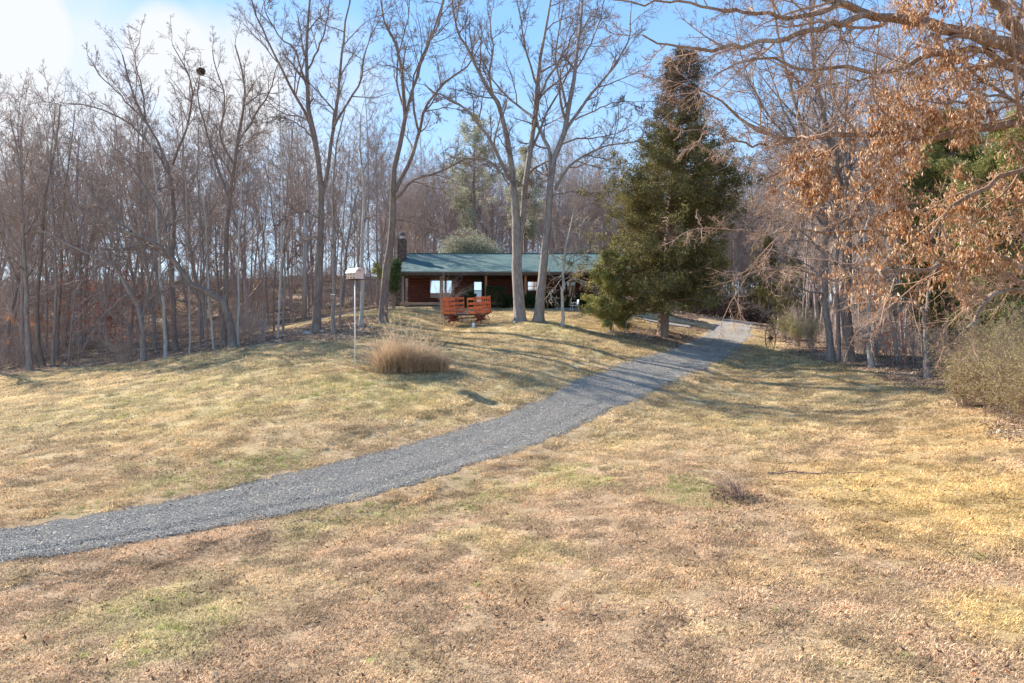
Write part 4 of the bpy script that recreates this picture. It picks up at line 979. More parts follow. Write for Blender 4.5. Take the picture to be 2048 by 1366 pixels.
# ------------------------------------------------------------------ conifers
def conifer(name, label, base, hgt, radii, nlimb, mats, seed, tr=.22, clump=.16, per=7, up=.15, density=1.0, cat='evergreen tree', foot=.12, lean=(0, 0), group=None, brown_from=None, topd=.8):
    """radii: list of (height fraction, radius left, radius right)"""
    rng = np.random.default_rng(seed); base = np.asarray(base, float); root = empty(name, base)
    tp = np.array([[0, 0, -.2], [0, 0, 0], [lean[0] * .3, lean[1] * .3, hgt * .35], [lean[0] * .7, lean[1] * .7, hgt * .7], [lean[0], lean[1], hgt]])
    tp = np.vstack([tp[:1], resample(tp[1:], 14, rng, .03)]); rr_ = np.concatenate([[tr * 1.5], np.linspace(tr * 1.2, .02, 14)])
    V, Q = tubes(tp[None], rr_[None], 10); mesh_obj('trunk', np_mesh('trunk', V, [Q], smooth=True), mats[0], root)
    hf = np.array([r[0] for r in radii]); rl = np.array([r[1] for r in radii]); rr2 = np.array([r[2] for r in radii])
    h = foot + (1 - foot) * rng.random(nlimb) ** 1.0 * .99; az = rng.random(nlimb) * 6.283
    rad = np.interp(h, hf, rl) * (1 - np.cos(az)) / 2 + np.interp(h, hf, rr2) * (1 + np.cos(az)) / 2
    rad *= rng.uniform(.6, 1.1, nlimb) * (.80 + .42 * fbm(az * 1.2 + 5, h * hgt * .55, 1.0, seed, 3))
    st_ = np.stack([np.interp(h, [0, 1], [0, lean[0]]), np.interp(h, [0, 1], [0, lean[1]]), h * hgt], -1)
    d = np.stack([np.cos(az), np.sin(az), rng.normal(up, .12, nlimb)], -1)
    n = 6; pts = [st_]; cur = st_; dd = d.copy()
    for s in range(n - 1):
        cur = cur + dd * (rad / (n - 1))[:, None]; pts.append(cur); dd = dd + rng.normal(0, .12, (nlimb, 3)) + np.array([0, 0, .02])
    P = np.stack(pts, 1); Rr = np.linspace(1, .25, n)[None] * (rad * .013 + .012)[:, None]
    P2, R2 = grow(P, Rr, 7, .25, 1, .32, 45, 4, .15, .05, .5, rng, .006)
    V, Q = merge([tubes(P, Rr, 4), tubes(P2, R2, 3)]); mesh_obj('limbs', np_mesh('limbs', V, [Q]), mats[1], root)
    P3, R3 = grow(P2, R2, 5, .2, 1, .5, 45, 3, .12, .05, .5, rng, .004)
    c = np.concatenate([P3[:, 1], P3[:, 2], P2[:, 2], P2[:, 3], P[:, 5], P[:, 4]]); c = c[rng.random(len(c)) < density * np.interp(c[:, 2] / hgt, [0, .6, .75, 1], [1, .9, topd, topd])]
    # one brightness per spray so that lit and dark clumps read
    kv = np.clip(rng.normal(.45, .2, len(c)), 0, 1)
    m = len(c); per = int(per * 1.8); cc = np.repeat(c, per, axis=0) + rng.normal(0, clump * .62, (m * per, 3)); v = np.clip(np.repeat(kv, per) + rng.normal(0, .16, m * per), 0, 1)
    u = nz(rng.normal(0, 1, (m * per, 3)) + np.array([0, 0, .35])); w = nz(np.cross(u, rng.normal(0, 1, (m * per, 3))))
    s = clump * rng.uniform(.22, .55, (m * per, 1))
    V = np.stack([cc - u * s, cc + w * s * .26, cc + u * s, cc - w * s * .26], 1).reshape(-1, 3); Q = (np.arange(m * per)[:, None] * 4 + np.arange(4)[None])
    if brown_from:
        hb = cc[:, 2] / hgt > brown_from + rng.normal(0, .04, m * per)
        Vb = V.reshape(-1, 4, 3)[hb].reshape(-1, 3); nb = hb.sum(); mesh_obj('dead_foliage', np_mesh('dead_foliage', Vb, [np.arange(nb)[:, None] * 4 + np.arange(4)[None]], v[hb]), mats[3], root)
        V = V.reshape(-1, 4, 3)[~hb].reshape(-1, 3); Q = np.arange((~hb).sum())[:, None] * 4 + np.arange(4)[None]; v = v[~hb]
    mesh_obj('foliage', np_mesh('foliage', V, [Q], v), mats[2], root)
    tag(root, label, cat, group); return root
def gp(px, Y): x = (px - 1024) / F * Y; return np.array([x, Y, h1(x, Y)])
k = 41 / F
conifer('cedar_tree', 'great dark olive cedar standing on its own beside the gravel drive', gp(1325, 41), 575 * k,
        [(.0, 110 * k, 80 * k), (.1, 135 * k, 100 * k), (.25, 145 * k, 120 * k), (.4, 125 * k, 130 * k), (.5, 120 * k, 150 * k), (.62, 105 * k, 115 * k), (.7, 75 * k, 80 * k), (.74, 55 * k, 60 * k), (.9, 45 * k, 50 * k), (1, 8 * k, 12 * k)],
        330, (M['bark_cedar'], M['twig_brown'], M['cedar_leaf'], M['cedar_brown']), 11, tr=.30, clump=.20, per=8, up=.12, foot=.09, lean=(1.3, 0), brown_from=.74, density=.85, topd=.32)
conifer('cedar_tree', 'smaller green cedar at the left foot of the great cedar', gp(1222, 40.5), 4.8,
        [(0, 1.1, .9), (.2, 1.6, 1.1), (.5, 1.35, 1.1), (.8, .8, .8), (1, .1, .1)], 80, (M['bark_cedar'], M['twig_brown'], M['cedar_light']), 12, tr=.07, clump=.16, per=8, foot=.1, density=.9)
conifer('cedar_tree', 'bright yellow green cedar behind the oak branches on the right', gp(1905, 33), 12.2,
        [(.0, 1.2, 1.4), (.25, 2.1, 2.4), (.5, 2.4, 2.7), (.75, 2.0, 2.2), (.9, 1.1, 1.3), (1, .2, .3)], 190, (M['bark_cedar'], M['twig_brown'], M['cedar_light']), 13, tr=.2, clump=.2, per=8, foot=.16, density=.8)
conifer('cedar_tree', 'yellow green cedar at the right frame edge rising from the bushes', gp(2040, 27), 10.5,
        [(.0, 1.9, 1.4), (.25, 2.2, 2.4), (.5, 2.2, 2.5), (.75, 1.8, 2.2), (.9, 1.1, 1.3), (1, .2, .3)], 180, (M['bark_cedar'], M['twig_brown'], M['cedar_light']), 14, tr=.18, clump=.19, per=8, foot=.06, density=.75)
for i_, (px, Y_, hh, lab) in enumerate([(1530, 74, 9.5, 'dark cedar in the shade past the end of the gravel drive, tallest of three'), (1590, 70, 7.0, 'shaded cedar right of the drive end behind the green bushes'), (1420, 78, 8.0, 'shaded dark cedar left of the drive end behind the brush heap')]):
    conifer('cedar_tree', lab, gp(px, Y_), hh, [(0, 2.0, 2.0), (.4, 2.3, 2.3), (.8, 1.2, 1.2), (1, .1, .1)], 110, (M['bark_cedar'], M['twig_brown'], M['cedar_leaf']), 150 + i_, tr=.14, clump=.24, per=6, foot=.05, density=.5)
pineM = (M['bark_brown'], M['twig_wood'], M['pine_leaf'])
for i_, (px, Y_, top, lab, rk) in enumerate([(948, 76, 232, 'pale needled pine, tallest of the two pines behind the house roof', 1.0), (1050, 82, 300, 'lower pale pine showing between the trunks of the twin trees', .8)]):
    b = gp(px, Y_); hh = EYE + (683 - top) / F * Y_ - b[2]
    conifer('pine_tree', lab, b, hh, [(.3, .8, .8), (.45, 2.2 * rk, 2.2 * rk), (.6, 3.2 * rk, 3.2 * rk), (.8, 2.6 * rk, 2.6 * rk), (.95, 1.4 * rk, 1.4 * rk), (1, .5, .5)], 80, pineM, 15 + i_, tr=.25, clump=.34, per=6, up=.3, foot=.35, density=.24, cat='pine')

# ------------------------------------------------------------------ shrubs
def leaf_mass(name, label, centers, radii, n, mat, seed, size=.06, cat='shrub', stems=10, squash=1.0, twigm='twig_brown', group=None, boxy=False, base=None):
    rng = np.random.default_rng(seed); centers = np.asarray(centers, float); base = np.array([centers[:, 0].mean(), centers[:, 1].mean(), 0]) if base is None else np.asarray(base, float)
    if base[2] == 0: base[2] = h1(base[0], base[1])
    root = empty(name, base)
    w = np.array([r ** 2 if np.isscalar(r) else np.prod(r) ** .67 for r in radii]); ci = rng.choice(len(centers), n, p=w / w.sum())
    rr = np.array([[r, r, r] if np.isscalar(r) else r for r in radii])
    if boxy: q = rng.uniform(-1, 1, (n, 3)); ax = rng.integers(0, 3, n); q[np.arange(n), ax] = np.sign(q[np.arange(n), ax]) * rng.uniform(.8, 1.03, n)
    else: q = nz(rng.normal(0, 1, (n, 3))) * (rng.random(n) ** .45)[:, None] * rng.uniform(.85, 1.12, (n, 1))
    c = centers[ci] + q * rr[ci] - base
    u = nz(rng.normal(0, 1, (n, 3)) + np.array([0, 0, .3])); v_ = nz(np.cross(u, rng.normal(0, 1, (n, 3)))); s = size * rng.uniform(.5, 1.2, (n, 1))
    V = np.stack([c - u * s, c + v_ * s * .45, c + u * s, c - v_ * s * .45], 1).reshape(-1, 3); Q = np.arange(n)[:, None] * 4 + np.arange(4)[None]
    cl = fbm(c[:, 0] * 2 + c[:, 1], c[:, 2] * 2, .5, seed, 3)
    mesh_obj('foliage', np_mesh('foliage', V, [Q], np.clip(cl * .9 + rng.normal(0, .2, n), 0, 1)), mat, root)
    mb = []
    for j in range(stems):
        t = c[rng.integers(0, n)] * rng.uniform(.7, 1); b0 = np.array([rng.normal(0, .12), rng.normal(0, .12), -.1]); mid = (b0 + t) / 2 + rng.normal(0, .08, 3); mid[:2] *= .8
        mb.append(resample([b0, mid, t], 6))
    P = np.stack(mb); Rr = np.linspace(.022, .006, 6)[None].repeat(len(mb), 0); P2, R2 = grow(P, Rr, 5, .3, 1, .4, 40, 4, .15, .03, .6, rng, .005)
    mesh_obj('stems', np_mesh('stems', *[a if i == 0 else [a] for i, a in enumerate(merge([tubes(P, Rr, 4), tubes(P2, R2, 3)]))]), M[twigm], root)
    tag(root, label, cat, group); return root
def twig_shrub(name, label, base, h, spread, nst, seed, twigm='twig_brown', lean=(0, 0), cat='shrub', leaves=None, levels=None, r=.012, group=None):
    rng = np.random.default_rng(seed); base = np.asarray(base, float); root = empty(name, base); P = []
    for j in range(nst):
        a = rng.random() * 6.283; q = rng.random() ** .6; b0 = np.array([rng.normal(0, spread * .12), rng.normal(0, spread * .12), -.05])
        tip = np.array([math.cos(a) * spread * q + lean[0], math.sin(a) * spread * q + lean[1], h * rng.uniform(.6, 1.05) * (1 - .3 * q)])
        mid = b0 * .5 + tip * .5 + np.array([-.12 * tip[0], -.12 * tip[1], .12 * h]); P.append(resample([b0, mid, tip], 7, rng, .015 * h))
    P = np.stack(P); Rr = np.linspace(r, r * .35, 7)[None].repeat(nst, 0)
    (V, Q), last = crown_levels(P, Rr, levels or [dict(k=6, t0=.25, lr=.4, ang=35, n=4, wob=.14, up=.06, minr=.004), dict(k=5, t0=.2, lr=.5, ang=38, n=3, wob=.14, up=.04, minr=.003)], rng)
    V, Q = merge([tubes(P, Rr, 4), (V, Q)]); mesh_obj('stems', np_mesh('stems', V, [Q]), M[twigm], root)
    if leaves:
        Vl, Tl, vl = leaf_quads(last[0], rng, leaves['per'], leaves['size'], leaves.get('droop', .3)); mesh_obj('leaves', np_mesh('leaves', Vl, [Tl], vl), leaves['mat'], root)
    tag(root, label, cat, group); return root

b = gp(790, 50.5)
leaf_mass('evergreen_shrub', 'tall dark evergreen shrub growing against the stone chimney', [b + (0, 0, 2.6), b + (.1, 0, 3.2), b + (-.15, 0, 1.7)], [(.5, .5, .8), (.4, .4, .6), (.45, .4, .7)], 5200, M['laurel_leaf'], 201, .075)
b = gp(757, 50)
leaf_mass('evergreen_shrub', 'sparse yellow green sprig left of the chimney shrub', [b + (0, 0, 2.9), b + (.3, 0, 2.5), b + (-.2, .2, 3.3)], [(.6, .4, .3), (.4, .4, .25), (.3, .3, .3)], 1100, M['cedar_light'], 202, .08)
b = gp(925, 66)
leaf_mass('evergreen_tree', 'rounded olive green evergreen rising just above the roof ridge', [W(905, 500, 66), W(935, 490, 66), W(960, 500, 67), W(985, 508, 66), W(925, 520, 66), (W(940, 540, 66))], [1.5, 1.8, 1.6, 1.2, 2.2, 2.4], 30000, M['pine_leaf'], 203, .085, cat='evergreen tree', stems=14, base=(b[0], b[1], 0))
# shrubs along the porch
hy = 50.7
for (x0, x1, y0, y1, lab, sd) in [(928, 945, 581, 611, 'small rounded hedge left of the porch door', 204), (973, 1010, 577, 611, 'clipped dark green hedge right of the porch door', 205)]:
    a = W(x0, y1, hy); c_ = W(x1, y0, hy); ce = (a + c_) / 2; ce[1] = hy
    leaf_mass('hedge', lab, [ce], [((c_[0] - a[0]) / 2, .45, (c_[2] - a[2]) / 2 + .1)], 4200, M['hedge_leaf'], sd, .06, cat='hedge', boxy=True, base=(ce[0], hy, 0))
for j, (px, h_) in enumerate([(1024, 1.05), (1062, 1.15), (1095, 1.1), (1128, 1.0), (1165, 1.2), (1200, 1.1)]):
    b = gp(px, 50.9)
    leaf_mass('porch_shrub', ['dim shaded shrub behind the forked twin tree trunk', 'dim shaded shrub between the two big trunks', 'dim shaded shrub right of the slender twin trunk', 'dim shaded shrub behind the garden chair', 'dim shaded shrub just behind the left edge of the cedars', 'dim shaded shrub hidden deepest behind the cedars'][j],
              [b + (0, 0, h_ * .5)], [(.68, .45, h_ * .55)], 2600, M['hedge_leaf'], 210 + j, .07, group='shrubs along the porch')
twig_shrub('bare_shrub', 'bare tan shrub fanning up left of the orange wagon', gp(886, 45.5), 3.0, 1.5, 30, 220, 'twig_pale', lean=(.35, 0))
twig_shrub('bare_shrub', 'grey twiggy bush at the edge of the left hand wood', gp(247, 43.5), 2.1, 1.4, 34, 221, 'twig_wood')
# bushes at the right
for j, (px, Y_, h_, s_, lab, lf) in enumerate([
    (1935, 22.0, 1.9, 1.1, 'brownish thicket bush at the lawn edge, leftmost of the right hand bushes', .35), (1990, 20.5, 2.4, 1.3, 'brown thicket bush full of small pale leaves right of the first', .8),
    (2045, 19.0, 2.7, 1.3, 'olive thicket bush cut by the right frame edge', 1.2), (1965, 24.5, 2.9, 1.5, 'tall twiggy bush behind the brown thicket bushes', .8), (2040, 23.0, 3.3, 1.6, 'tallest olive bush at the right edge under the oak limbs', 1.2), (2095, 17.5, 2.4, 1.4, 'thicket bush just past the right frame edge', .8)]):
    twig_shrub('thicket_bush', lab, gp(px, Y_), h_, s_, 42, 230 + j, 'twig_brown', leaves=dict(per=2 if lf < .5 else 3, size=.055, mat=M['bush_leaf']),
               levels=[dict(k=7, t0=.1, lr=.42, ang=45, n=4, wob=.2, up=.03, minr=.004), dict(k=5, t0=.15, lr=.55, ang=48, n=3, wob=.2, up=.01, minr=.003), dict(k=2, t0=.15, lr=.6, ang=48, n=3, wob=.2, up=.01, minr=.0025)], group='bushes along the right lawn edge')
for j, (px, Y_, h_, s_, lab) in enumerate([(1595, 42, 2.2, .9, 'yellow green bush nearest the old wagon wheel'), (1622, 39, 2.6, 1.0, 'yellow green bush against the pale blue grey trunk'), (1570, 47, 1.8, .8, 'low greenish bush behind the wooden stand')]):
    twig_shrub('green_bush', lab, gp(px, Y_), h_, s_, 30, 240 + j, 'twig_pale', leaves=dict(per=3, size=.07, mat=M['cedar_light']), group='green bushes by the drive end')
# saplings holding rusty leaves
for j, (px, Y_, h_, mt, lab) in enumerate([(215, 47, 6.0, 'red_leaf', 'oak sapling with dull red leaves between the leaning trees'), (265, 44.5, 5.0, 'red_leaf', 'low red leaved sapling next to the crooked pale footed trunk'), (160, 50, 7.0, 'red_leaf', 'taller red leaved sapling behind the arching branches'),
                                     (240, 52, 3.2, 'red_leaf', 'small red leaved sapling deep behind the twiggy bush'), (90, 55, 3.0, 'beech_leaf', 'pale orange beech sapling in the far left wood'), (30, 52, 3.6, 'beech_leaf', 'orange beech sapling nearest the left frame edge'),
                                     (140, 60, 3.5, 'beech_leaf', 'tawny beech sapling up the slope on the far left'), (330, 58, 3.2, 'beech_leaf', 'tawny beech sapling on the slope behind the upright dark trunk'), (500, 60, 3.4, 'beech_leaf', 'tawny beech sapling on the slope behind the skinny grey stem'),
                                     (1780, 40, 4.5, 'red_leaf', 'rusty leaved sapling behind the white birch poles'), (1905, 36, 4.2, 'beech_leaf', 'orange leaved sapling right of the stout pale footed tree'), (1840, 44, 4.0, 'red_leaf', 'rusty leaved sapling deep behind the straight white pole')]):
    b = gp(px, Y_); rg = np.random.default_rng(300 + j); t = b + np.array([rg.normal(0, .4), rg.normal(0, .3), h_])
    plant_tree('sapling', b, [([b, (b + t) / 2 + rg.normal(0, .12, 3), t], .05, .012)],
               [dict(k=9, kt=13, lr=.42, lrt=.42, ang=62, n=5, wob=.1, up=.03, rr=.5, sides=3, minr=.008, trunk_t0=.18), dict(k=6, lr=.45, ang=45, n=4, up=.01, minr=.005), dict(k=3, lr=.5, n=3, minr=.004)], M['bark_grey'], M['twig_wood'], lab, cat='sapling', group='leafy saplings in the wood', sides=6, seed=300 + j,
               leaves=dict(per=5, size=.12, mat=M[mt], droop=.5))

# ------------------------------------------------------------------ the wood: individual bare trees from shared templates
def wood_variant(seed, hgt, r0, fork, nk=15, slim=1.0):
    rng = np.random.default_rng(seed); Ps = []; Rs = []
    p = [np.zeros(3)]; d = np.array([rng.normal(0, .03), rng.normal(0, .03), 1.])
    for s in range(11): d = nz(d + np.array([rng.normal(0, .035), rng.normal(0, .035), .04])); p.append(p[-1] + d * hgt / 11)
    p = np.array(p); Ps.append(np.vstack([[0, 0, -.4], p])); Rs.append(np.concatenate([[r0 * 1.3, r0 * 1.2], np.linspace(r0, .03, 11)]))
    for f_ in range(fork):
        i0 = rng.integers(4, 7); a = rng.random() * 6.283; q = [p[i0]]; d = nz(np.array([math.cos(a) * .5, math.sin(a) * .5, 1.]))
        for s in range(12): d = nz(d + rng.normal(0, .06, 3) + np.array([0, 0, .06])); q.append(q[-1] + d * hgt * .055)
        Ps.append(np.array(q)); Rs.append(np.linspace(np.interp(i0, [0, 11], [r0, .03]) * .7, .02, 13))
    Vt, Qt = merge([tubes(a[None], b[None], 6) for a, b in zip(Ps, Rs)])
    P0 = np.stack([resample(a, 12) for a in Ps]); R0 = np.stack([np.interp(np.linspace(0, 1, 12), np.linspace(0, 1, len(b)), b) for b in Rs])
    (Vc, Qc), _ = crown_levels(P0, R0, [dict(k=nk + 5, t0=.16, lr=.235 * slim, ang=46, n=5, wob=.12, up=.08, rr=.55, sides=3, minr=.02), dict(k=6, t0=.15, lr=.5, ang=44, n=4, wob=.14, up=.05, rr=.6, minr=.014),
                                    dict(k=5, t0=.15, lr=.5, ang=42, n=3, wob=.13, up=.04, rr=.6, minr=.012), dict(k=3, t0=.2, lr=.55, ang=40, n=3, wob=.1, up=.03, rr=.7, minr=.0075)], rng)
    return np_mesh('trunk', Vt, [Qt], smooth=True), np_mesh('crown', Vc, [Qc], smooth=True)
variants = []
for s_ in range(10):
    tm, cm_ = wood_variant(500 + s_, 18 + (s_ % 4) * 1.0, .075 + .045 * (s_ % 3), s_ % 3, 13 + s_ % 4, .85 + .1 * (s_ % 4))
    tm.materials.append(M['bark_wood'] if s_ % 2 else M['bark_grey']); cm_.materials.append(M['twig_wood']); variants.append((tm, cm_))
rng = np.random.default_rng(77); placed = []
def place_wood(n, xr, yr, label, group, hs, ok=None, gap=1.5):
    c = 0; tries = 0
    while c < n and tries < n * 60:
        tries += 1; y = math.sqrt(rng.uniform(yr[0] ** 2, yr[1] ** 2)); px = rng.uniform(*xr); x = (px - 1024) / F * y
        if ok and not ok(x, y, px): continue
        if any((x - a) ** 2 + (y - b) ** 2 < gap * gap for a, b in placed[-260:]): continue
        placed.append((x, y)); v = variants[rng.integers(0, len(variants))]
        o = empty('wood_tree', (x, y, h1(x, y) - .05), rng.random() * 6.28); s = rng.uniform(*hs); o.scale = (s, s, s * rng.uniform(.95, 1.08))
        for nm, m in zip(('trunk', 'crown'), v): link(bpy.data.objects.new(nm, m), o)
        tag(o, label, 'tree', group); c += 1
def inwood(x, y, px): return float(poly_sd(np.array([x]), np.array([y]), LP)[0]) > 1.5
place_wood(60, (-90, 760), (47, 72), 'slender bare grey tree among the crowded trunks of the wood left of the house', 'bare trees of the left hand wood', (.74, .92), inwood)
place_wood(50, (-60, 800), (72, 98), 'far slender bare tree up the slope of the left hand wood', 'far bare trees up the left slope', (.74, .9), inwood, 1.8)
place_wood(70, (790, 1560), (76, 118), 'slim bare tree in the distant wood behind the green roofed house', 'distant bare trees behind the house', (.72, .92), lambda x, y, px: not (880 < px < 1010 and y < 84), 1.7)
place_wood(66, (1560, 2200), (37, 80), 'bare tree in the shaded wood behind the right hand cluster', 'bare trees of the right hand wood', (.8, 1.0), inwood)
place_wood(14, (1520, 1640), (72, 95), 'bare tree past the crest where the gravel drive disappears', 'bare trees beyond the end of the drive', (.85, 1.0), None)
# the mass of trees beyond those, which reads as one far wood
src = []
for tm, cm_ in variants[:6]:
    for m_ in (tm, cm_): src.append(m_)
joined = []
for tm, cm_ in variants[:6]:
    n1 = len(tm.vertices); a = np.empty(n1 * 3, np.float32); tm.vertices.foreach_get('co', a)
    n2 = len(cm_.vertices); b = np.empty(n2 * 3, np.float32); cm_.vertices.foreach_get('co', b)
    q1 = np.empty(len(tm.polygons) * 4, np.int32); tm.loops.foreach_get('vertex_index', q1); q2 = np.empty(len(cm_.polygons) * 4, np.int32); cm_.loops.foreach_get('vertex_index', q2)
    joined.append(template('far_tree', np_mesh('far_tree', np.concatenate([a, b]).reshape(-1, 3), [np.concatenate([q1, q2 + n1]).reshape(-1, 4)]), M['twig_wood']))
n = 600; yy = np.sqrt(rng.uniform(96 ** 2, 150 ** 2, n)); pxx = np.where(rng.random(n) < .12, rng.uniform(-200, 760, n), rng.uniform(760, 2250, n)); xx = (pxx - 1024) / F * yy
scatter('distant_wood', np.stack([xx, yy, H(xx, yy) - .2], -1), np.stack([np.zeros(n), np.zeros(n), rng.random(n) * 6.28], -1), rng.uniform(.7, .95, n), None, joined)
# undergrowth: low twiggy stuff on the forest floor
ug = []
for s_ in range(4):
    rg = np.random.default_rng(900 + s_); P = []
    for j in range(9):
        a = rg.random() * 6.283; q = rg.random(); b0 = np.array([rg.normal(0, .35), rg.normal(0, .35), -.05]); tip = b0 + np.array([math.cos(a) * .5 * q, math.sin(a) * .5 * q, rg.uniform(.7, 1.9)]); P.append(resample([b0, (b0 + tip) / 2 + rg.normal(0, .05, 3), tip], 6))
    P = np.stack(P); Rr = np.linspace(.014, .006, 6)[None].repeat(9, 0); (V, Q), _ = crown_levels(P, Rr, [dict(k=6, lr=.45, ang=45, n=4, minr=.006), dict(k=4, lr=.5, ang=45, n=3, minr=.005)], rg)
    V, Q = merge([tubes(P, Rr, 3), (V, Q)]); ug.append(template('brush', np_mesh('brush', V, [Q]), M['twig_wood']))
xx, yy = cand(3600, 30, 95, rng, 1.25); lt = poly_sd(xx, yy, LP); keep = (lt > 2.2) & (fbm(xx, yy, 7, 5, 3) > rng.uniform(.3, .65, len(xx))) & ~((xx > -14) & (xx < 12) & (yy < 64)); xx, yy = xx[keep], yy[keep]; n = len(xx)
scatter('undergrowth', np.stack([xx, yy, H(xx, yy)], -1), np.stack([np.zeros(n), np.zeros(n), rng.random(n) * 6.28], -1), rng.uniform(.6, 1.5, n), None, ug)

# ------------------------------------------------------------------ log house
house = empty('log_house', (0, 52, h1(0, 52)))
tag(house, 'long low brown log house with a teal green roof at the top of the lawn', 'house')
HZ = float(house.location.z)
def HW(x, y, z): return (x, y - 52.0, z - HZ)      # world to house local
fl = EYE + 2.95; ev = EYE + 5.22; xl, xr = -8.1, 8.6; yw = 53.5; yb = 60.0
# log siding: rounded courses
mb = MB(); nc = 12; hc = (ev + .05 - fl) / nc
def log_wall(mb, a, b, z0, n, hc, depth=.09):
    a = np.array(a, float); b = np.array(b, float); d = b - a; nrm_ = np.array([d[1], -d[0]]) / np.linalg.norm(d); prof = []
    for c in range(n):
        for t in np.linspace(0, 1, 7)[:-1]: prof.append((z0 + (c + t) * hc, depth * math.sin(math.pi * t) ** .7))
    prof.append((z0 + n * hc, 0)); m = len(prof)
    V = [(*(a + nrm_ * o), z) for z, o in prof] + [(*(b + nrm_ * o), z) for z, o in prof]
    V = [HW(*p) for p in V]; i = np.arange(m - 1); mb.add(V, [np.stack([i, i + m, i + m + 1, i + 1], -1)])
log_wall(mb, (xl, yw), (xr, yw), fl, nc, hc); log_wall(mb, (xl, yb), (xl, yw), fl, nc, hc); log_wall(mb, (xr, yw), (xr, yb), fl, nc, hc); log_wall(mb, (xr, yb), (xl, yb), fl, nc, hc)
wall = mb.build('wall', M['siding'], house, smooth=True)
ry, rz = 56.4, EYE + (683 - 507.5) / F * 56.4; ey, ez = 51.15, EYE + (683 - 543) / F * 51.15
mb = MB()
for xx_ in (xl, xr):   # gable ends
    V = [HW(xx_, yw, ev), HW(xx_, yb, ev), HW(xx_, ry, rz - .15)]; mb.add(V, [np.array([[0, 1, 2]])])
mb.build('gable', M['siding'], house)
# roof slabs; material uses the slab's own coordinates
slope = math.hypot(ry - ey, rz - ez); angr = math.atan2(rz - ez, ry - ey)
rx0, rx1 = -8.62, 9.1
def slab(name, x0, x1, ln, th, mat, loc, rot, parent):
    m_ = MB().box2((x0, 0, -th), (x1, ln, 0)); o = m_.build(name, mat, parent); o.location = loc; o.rotation_euler = rot; return o
roof = slab('roof', rx0, rx1, slope, .10, M['roof'], HW(0, ey, ez), (angr, 0, 0), house)
back = slab('roof', rx0, rx1, slope, .10, M['roof'], HW(0, 2 * ry - ey, ez), (angr, 0, math.pi), house); back.location.x = rx0 + rx1
MB().box2(HW(rx0, ry - .12, rz - .05), HW(rx1, ry + .12, rz + .035)).build('ridge_cap', M['roof'], house)
MB().box2(HW(rx0, ey - .02, ez - .24), HW(rx1, ey + .02, ez - .035)).build('fascia', M['dark_trim'], house)
MB().tube([HW(rx0, ey - .09, ez - .09), HW(rx1, ey - .09, ez - .09)], .06, 8).build('gutter', M['dark_trim'], house)
MB().box2(HW(rx0 + .05, ey + .03, ez - .30), HW(rx1 - .05, yw + .02, ez - .25)).build('soffit', M['dark_wood'], house)
mb = MB()
for yy_ in np.arange(51.45, yw - .05, .145): mb.box2(HW(-8.4, yy_, fl - .04), HW(xr + .2, yy_ + .138, fl))
mb.build('porch_deck', M['deck_wood'], house)
MB().box2(HW(-8.42, 51.39, fl - .19), HW(xr + .2, 51.43, fl + .01)).build('deck_rim', M['deck_wood'], house)
mb = MB()
g0 = fl - .62
for x_ in np.arange(-8.4, xr, .13):
    mb.bar(HW(x_, 51.41, g0), HW(x_ + .43, 51.41, g0 + .43), .012, .03); mb.bar(HW(x_ + .43, 51.425, g0), HW(x_, 51.425, g0 + .43), .012, .03)
mb.build('lattice', M['lattice'], house)
for px, y_, mt in [(806, 51.6, 'post_grey'), (882, 51.6, 'post_wood'), (972, 51.6, 'post_wood'), (1051, 51.6, 'post_wood'), (1140, 51.6, 'post_wood'), (1215, 51.6, 'post_wood')]:
    x_ = (px - 1024) / F * y_; o = MB().box2(HW(x_ - .085, y_ - .085, fl), HW(x_ + .085, y_ + .085, ez - .28)).build('porch_post', M[mt], house)
    MB().box2(HW(x_ - .12, y_ - .12, ez - .36), HW(x_ + .12, y_ + .12, ez - .29)).build('post_cap', M[mt], o)
mb = MB()   # porch rail on the right part
for z_ in (.12, .92): mb.box2(HW(1.2, 51.57, fl + z_), HW(xr + .1, 51.63, fl + z_ + .05))
for x_ in np.arange(1.25, xr, .14): mb.box2(HW(x_, 51.585, fl + .17), HW(x_ + .035, 51.615, fl + .92))
mb.build('porch_rail', M['dark_wood'], house)
def window(x0, x1, py0, py1, mat, mull=True, blind=False):
    y_ = yw - .09; a = W(x0, py1, y_); b = W(x1, py0, y_)
    f = MB(); t = .07
    f.box2(HW(a[0] - t, y_ - .05, a[2] - t), HW(a[0], y_ + .1, b[2] + t)); f.box2(HW(b[0], y_ - .05, a[2] - t), HW(b[0] + t, y_ + .1, b[2] + t))
    f.box2(HW(a[0], y_ - .048, a[2] - t), HW(b[0], y_ + .1, a[2])); f.box2(HW(a[0], y_ - .048, b[2]), HW(b[0], y_ + .1, b[2] + t))
    if mull: f.box2(HW(a[0], y_ - .04, (a[2] + b[2]) / 2 - .02), HW(b[0], y_ + .08, (a[2] + b[2]) / 2 + .02))
    w = f.build('window', M['trim_brown'], house)
    MB().box2(HW(a[0], y_ - .02, a[2]), HW(b[0], y_, b[2])).build('pane', mat, w)
    if blind: MB().box2(HW(a[0], y_ - .034, b[2] - .30), HW(b[0], y_ - .022, b[2])).build('blind', M['weathered'], w)
window(861, 881, 588, 557, M['glass_bright'], False, True); window(886, 903, 588, 557, M['glass_bright'], False, True)
window(1056, 1073, 583, 562, M['glass_bright']); window(1128, 1150, 583, 562, M['glass'])
d = MB(); a = W(946, 606, yw - .09); b = W(966, 556, yw - .09)
dr = MB().box2(HW(a[0], yw - .12, fl + .01), HW(b[0], yw - .02, b[2])).build('door', M['dark_wood'], house)
MB().box2(HW(a[0] + .1, yw - .135, b[2] - .95), HW(b[0] - .12, yw - .121, b[2] - .32)).build('pane', M['glass_bright'], dr)
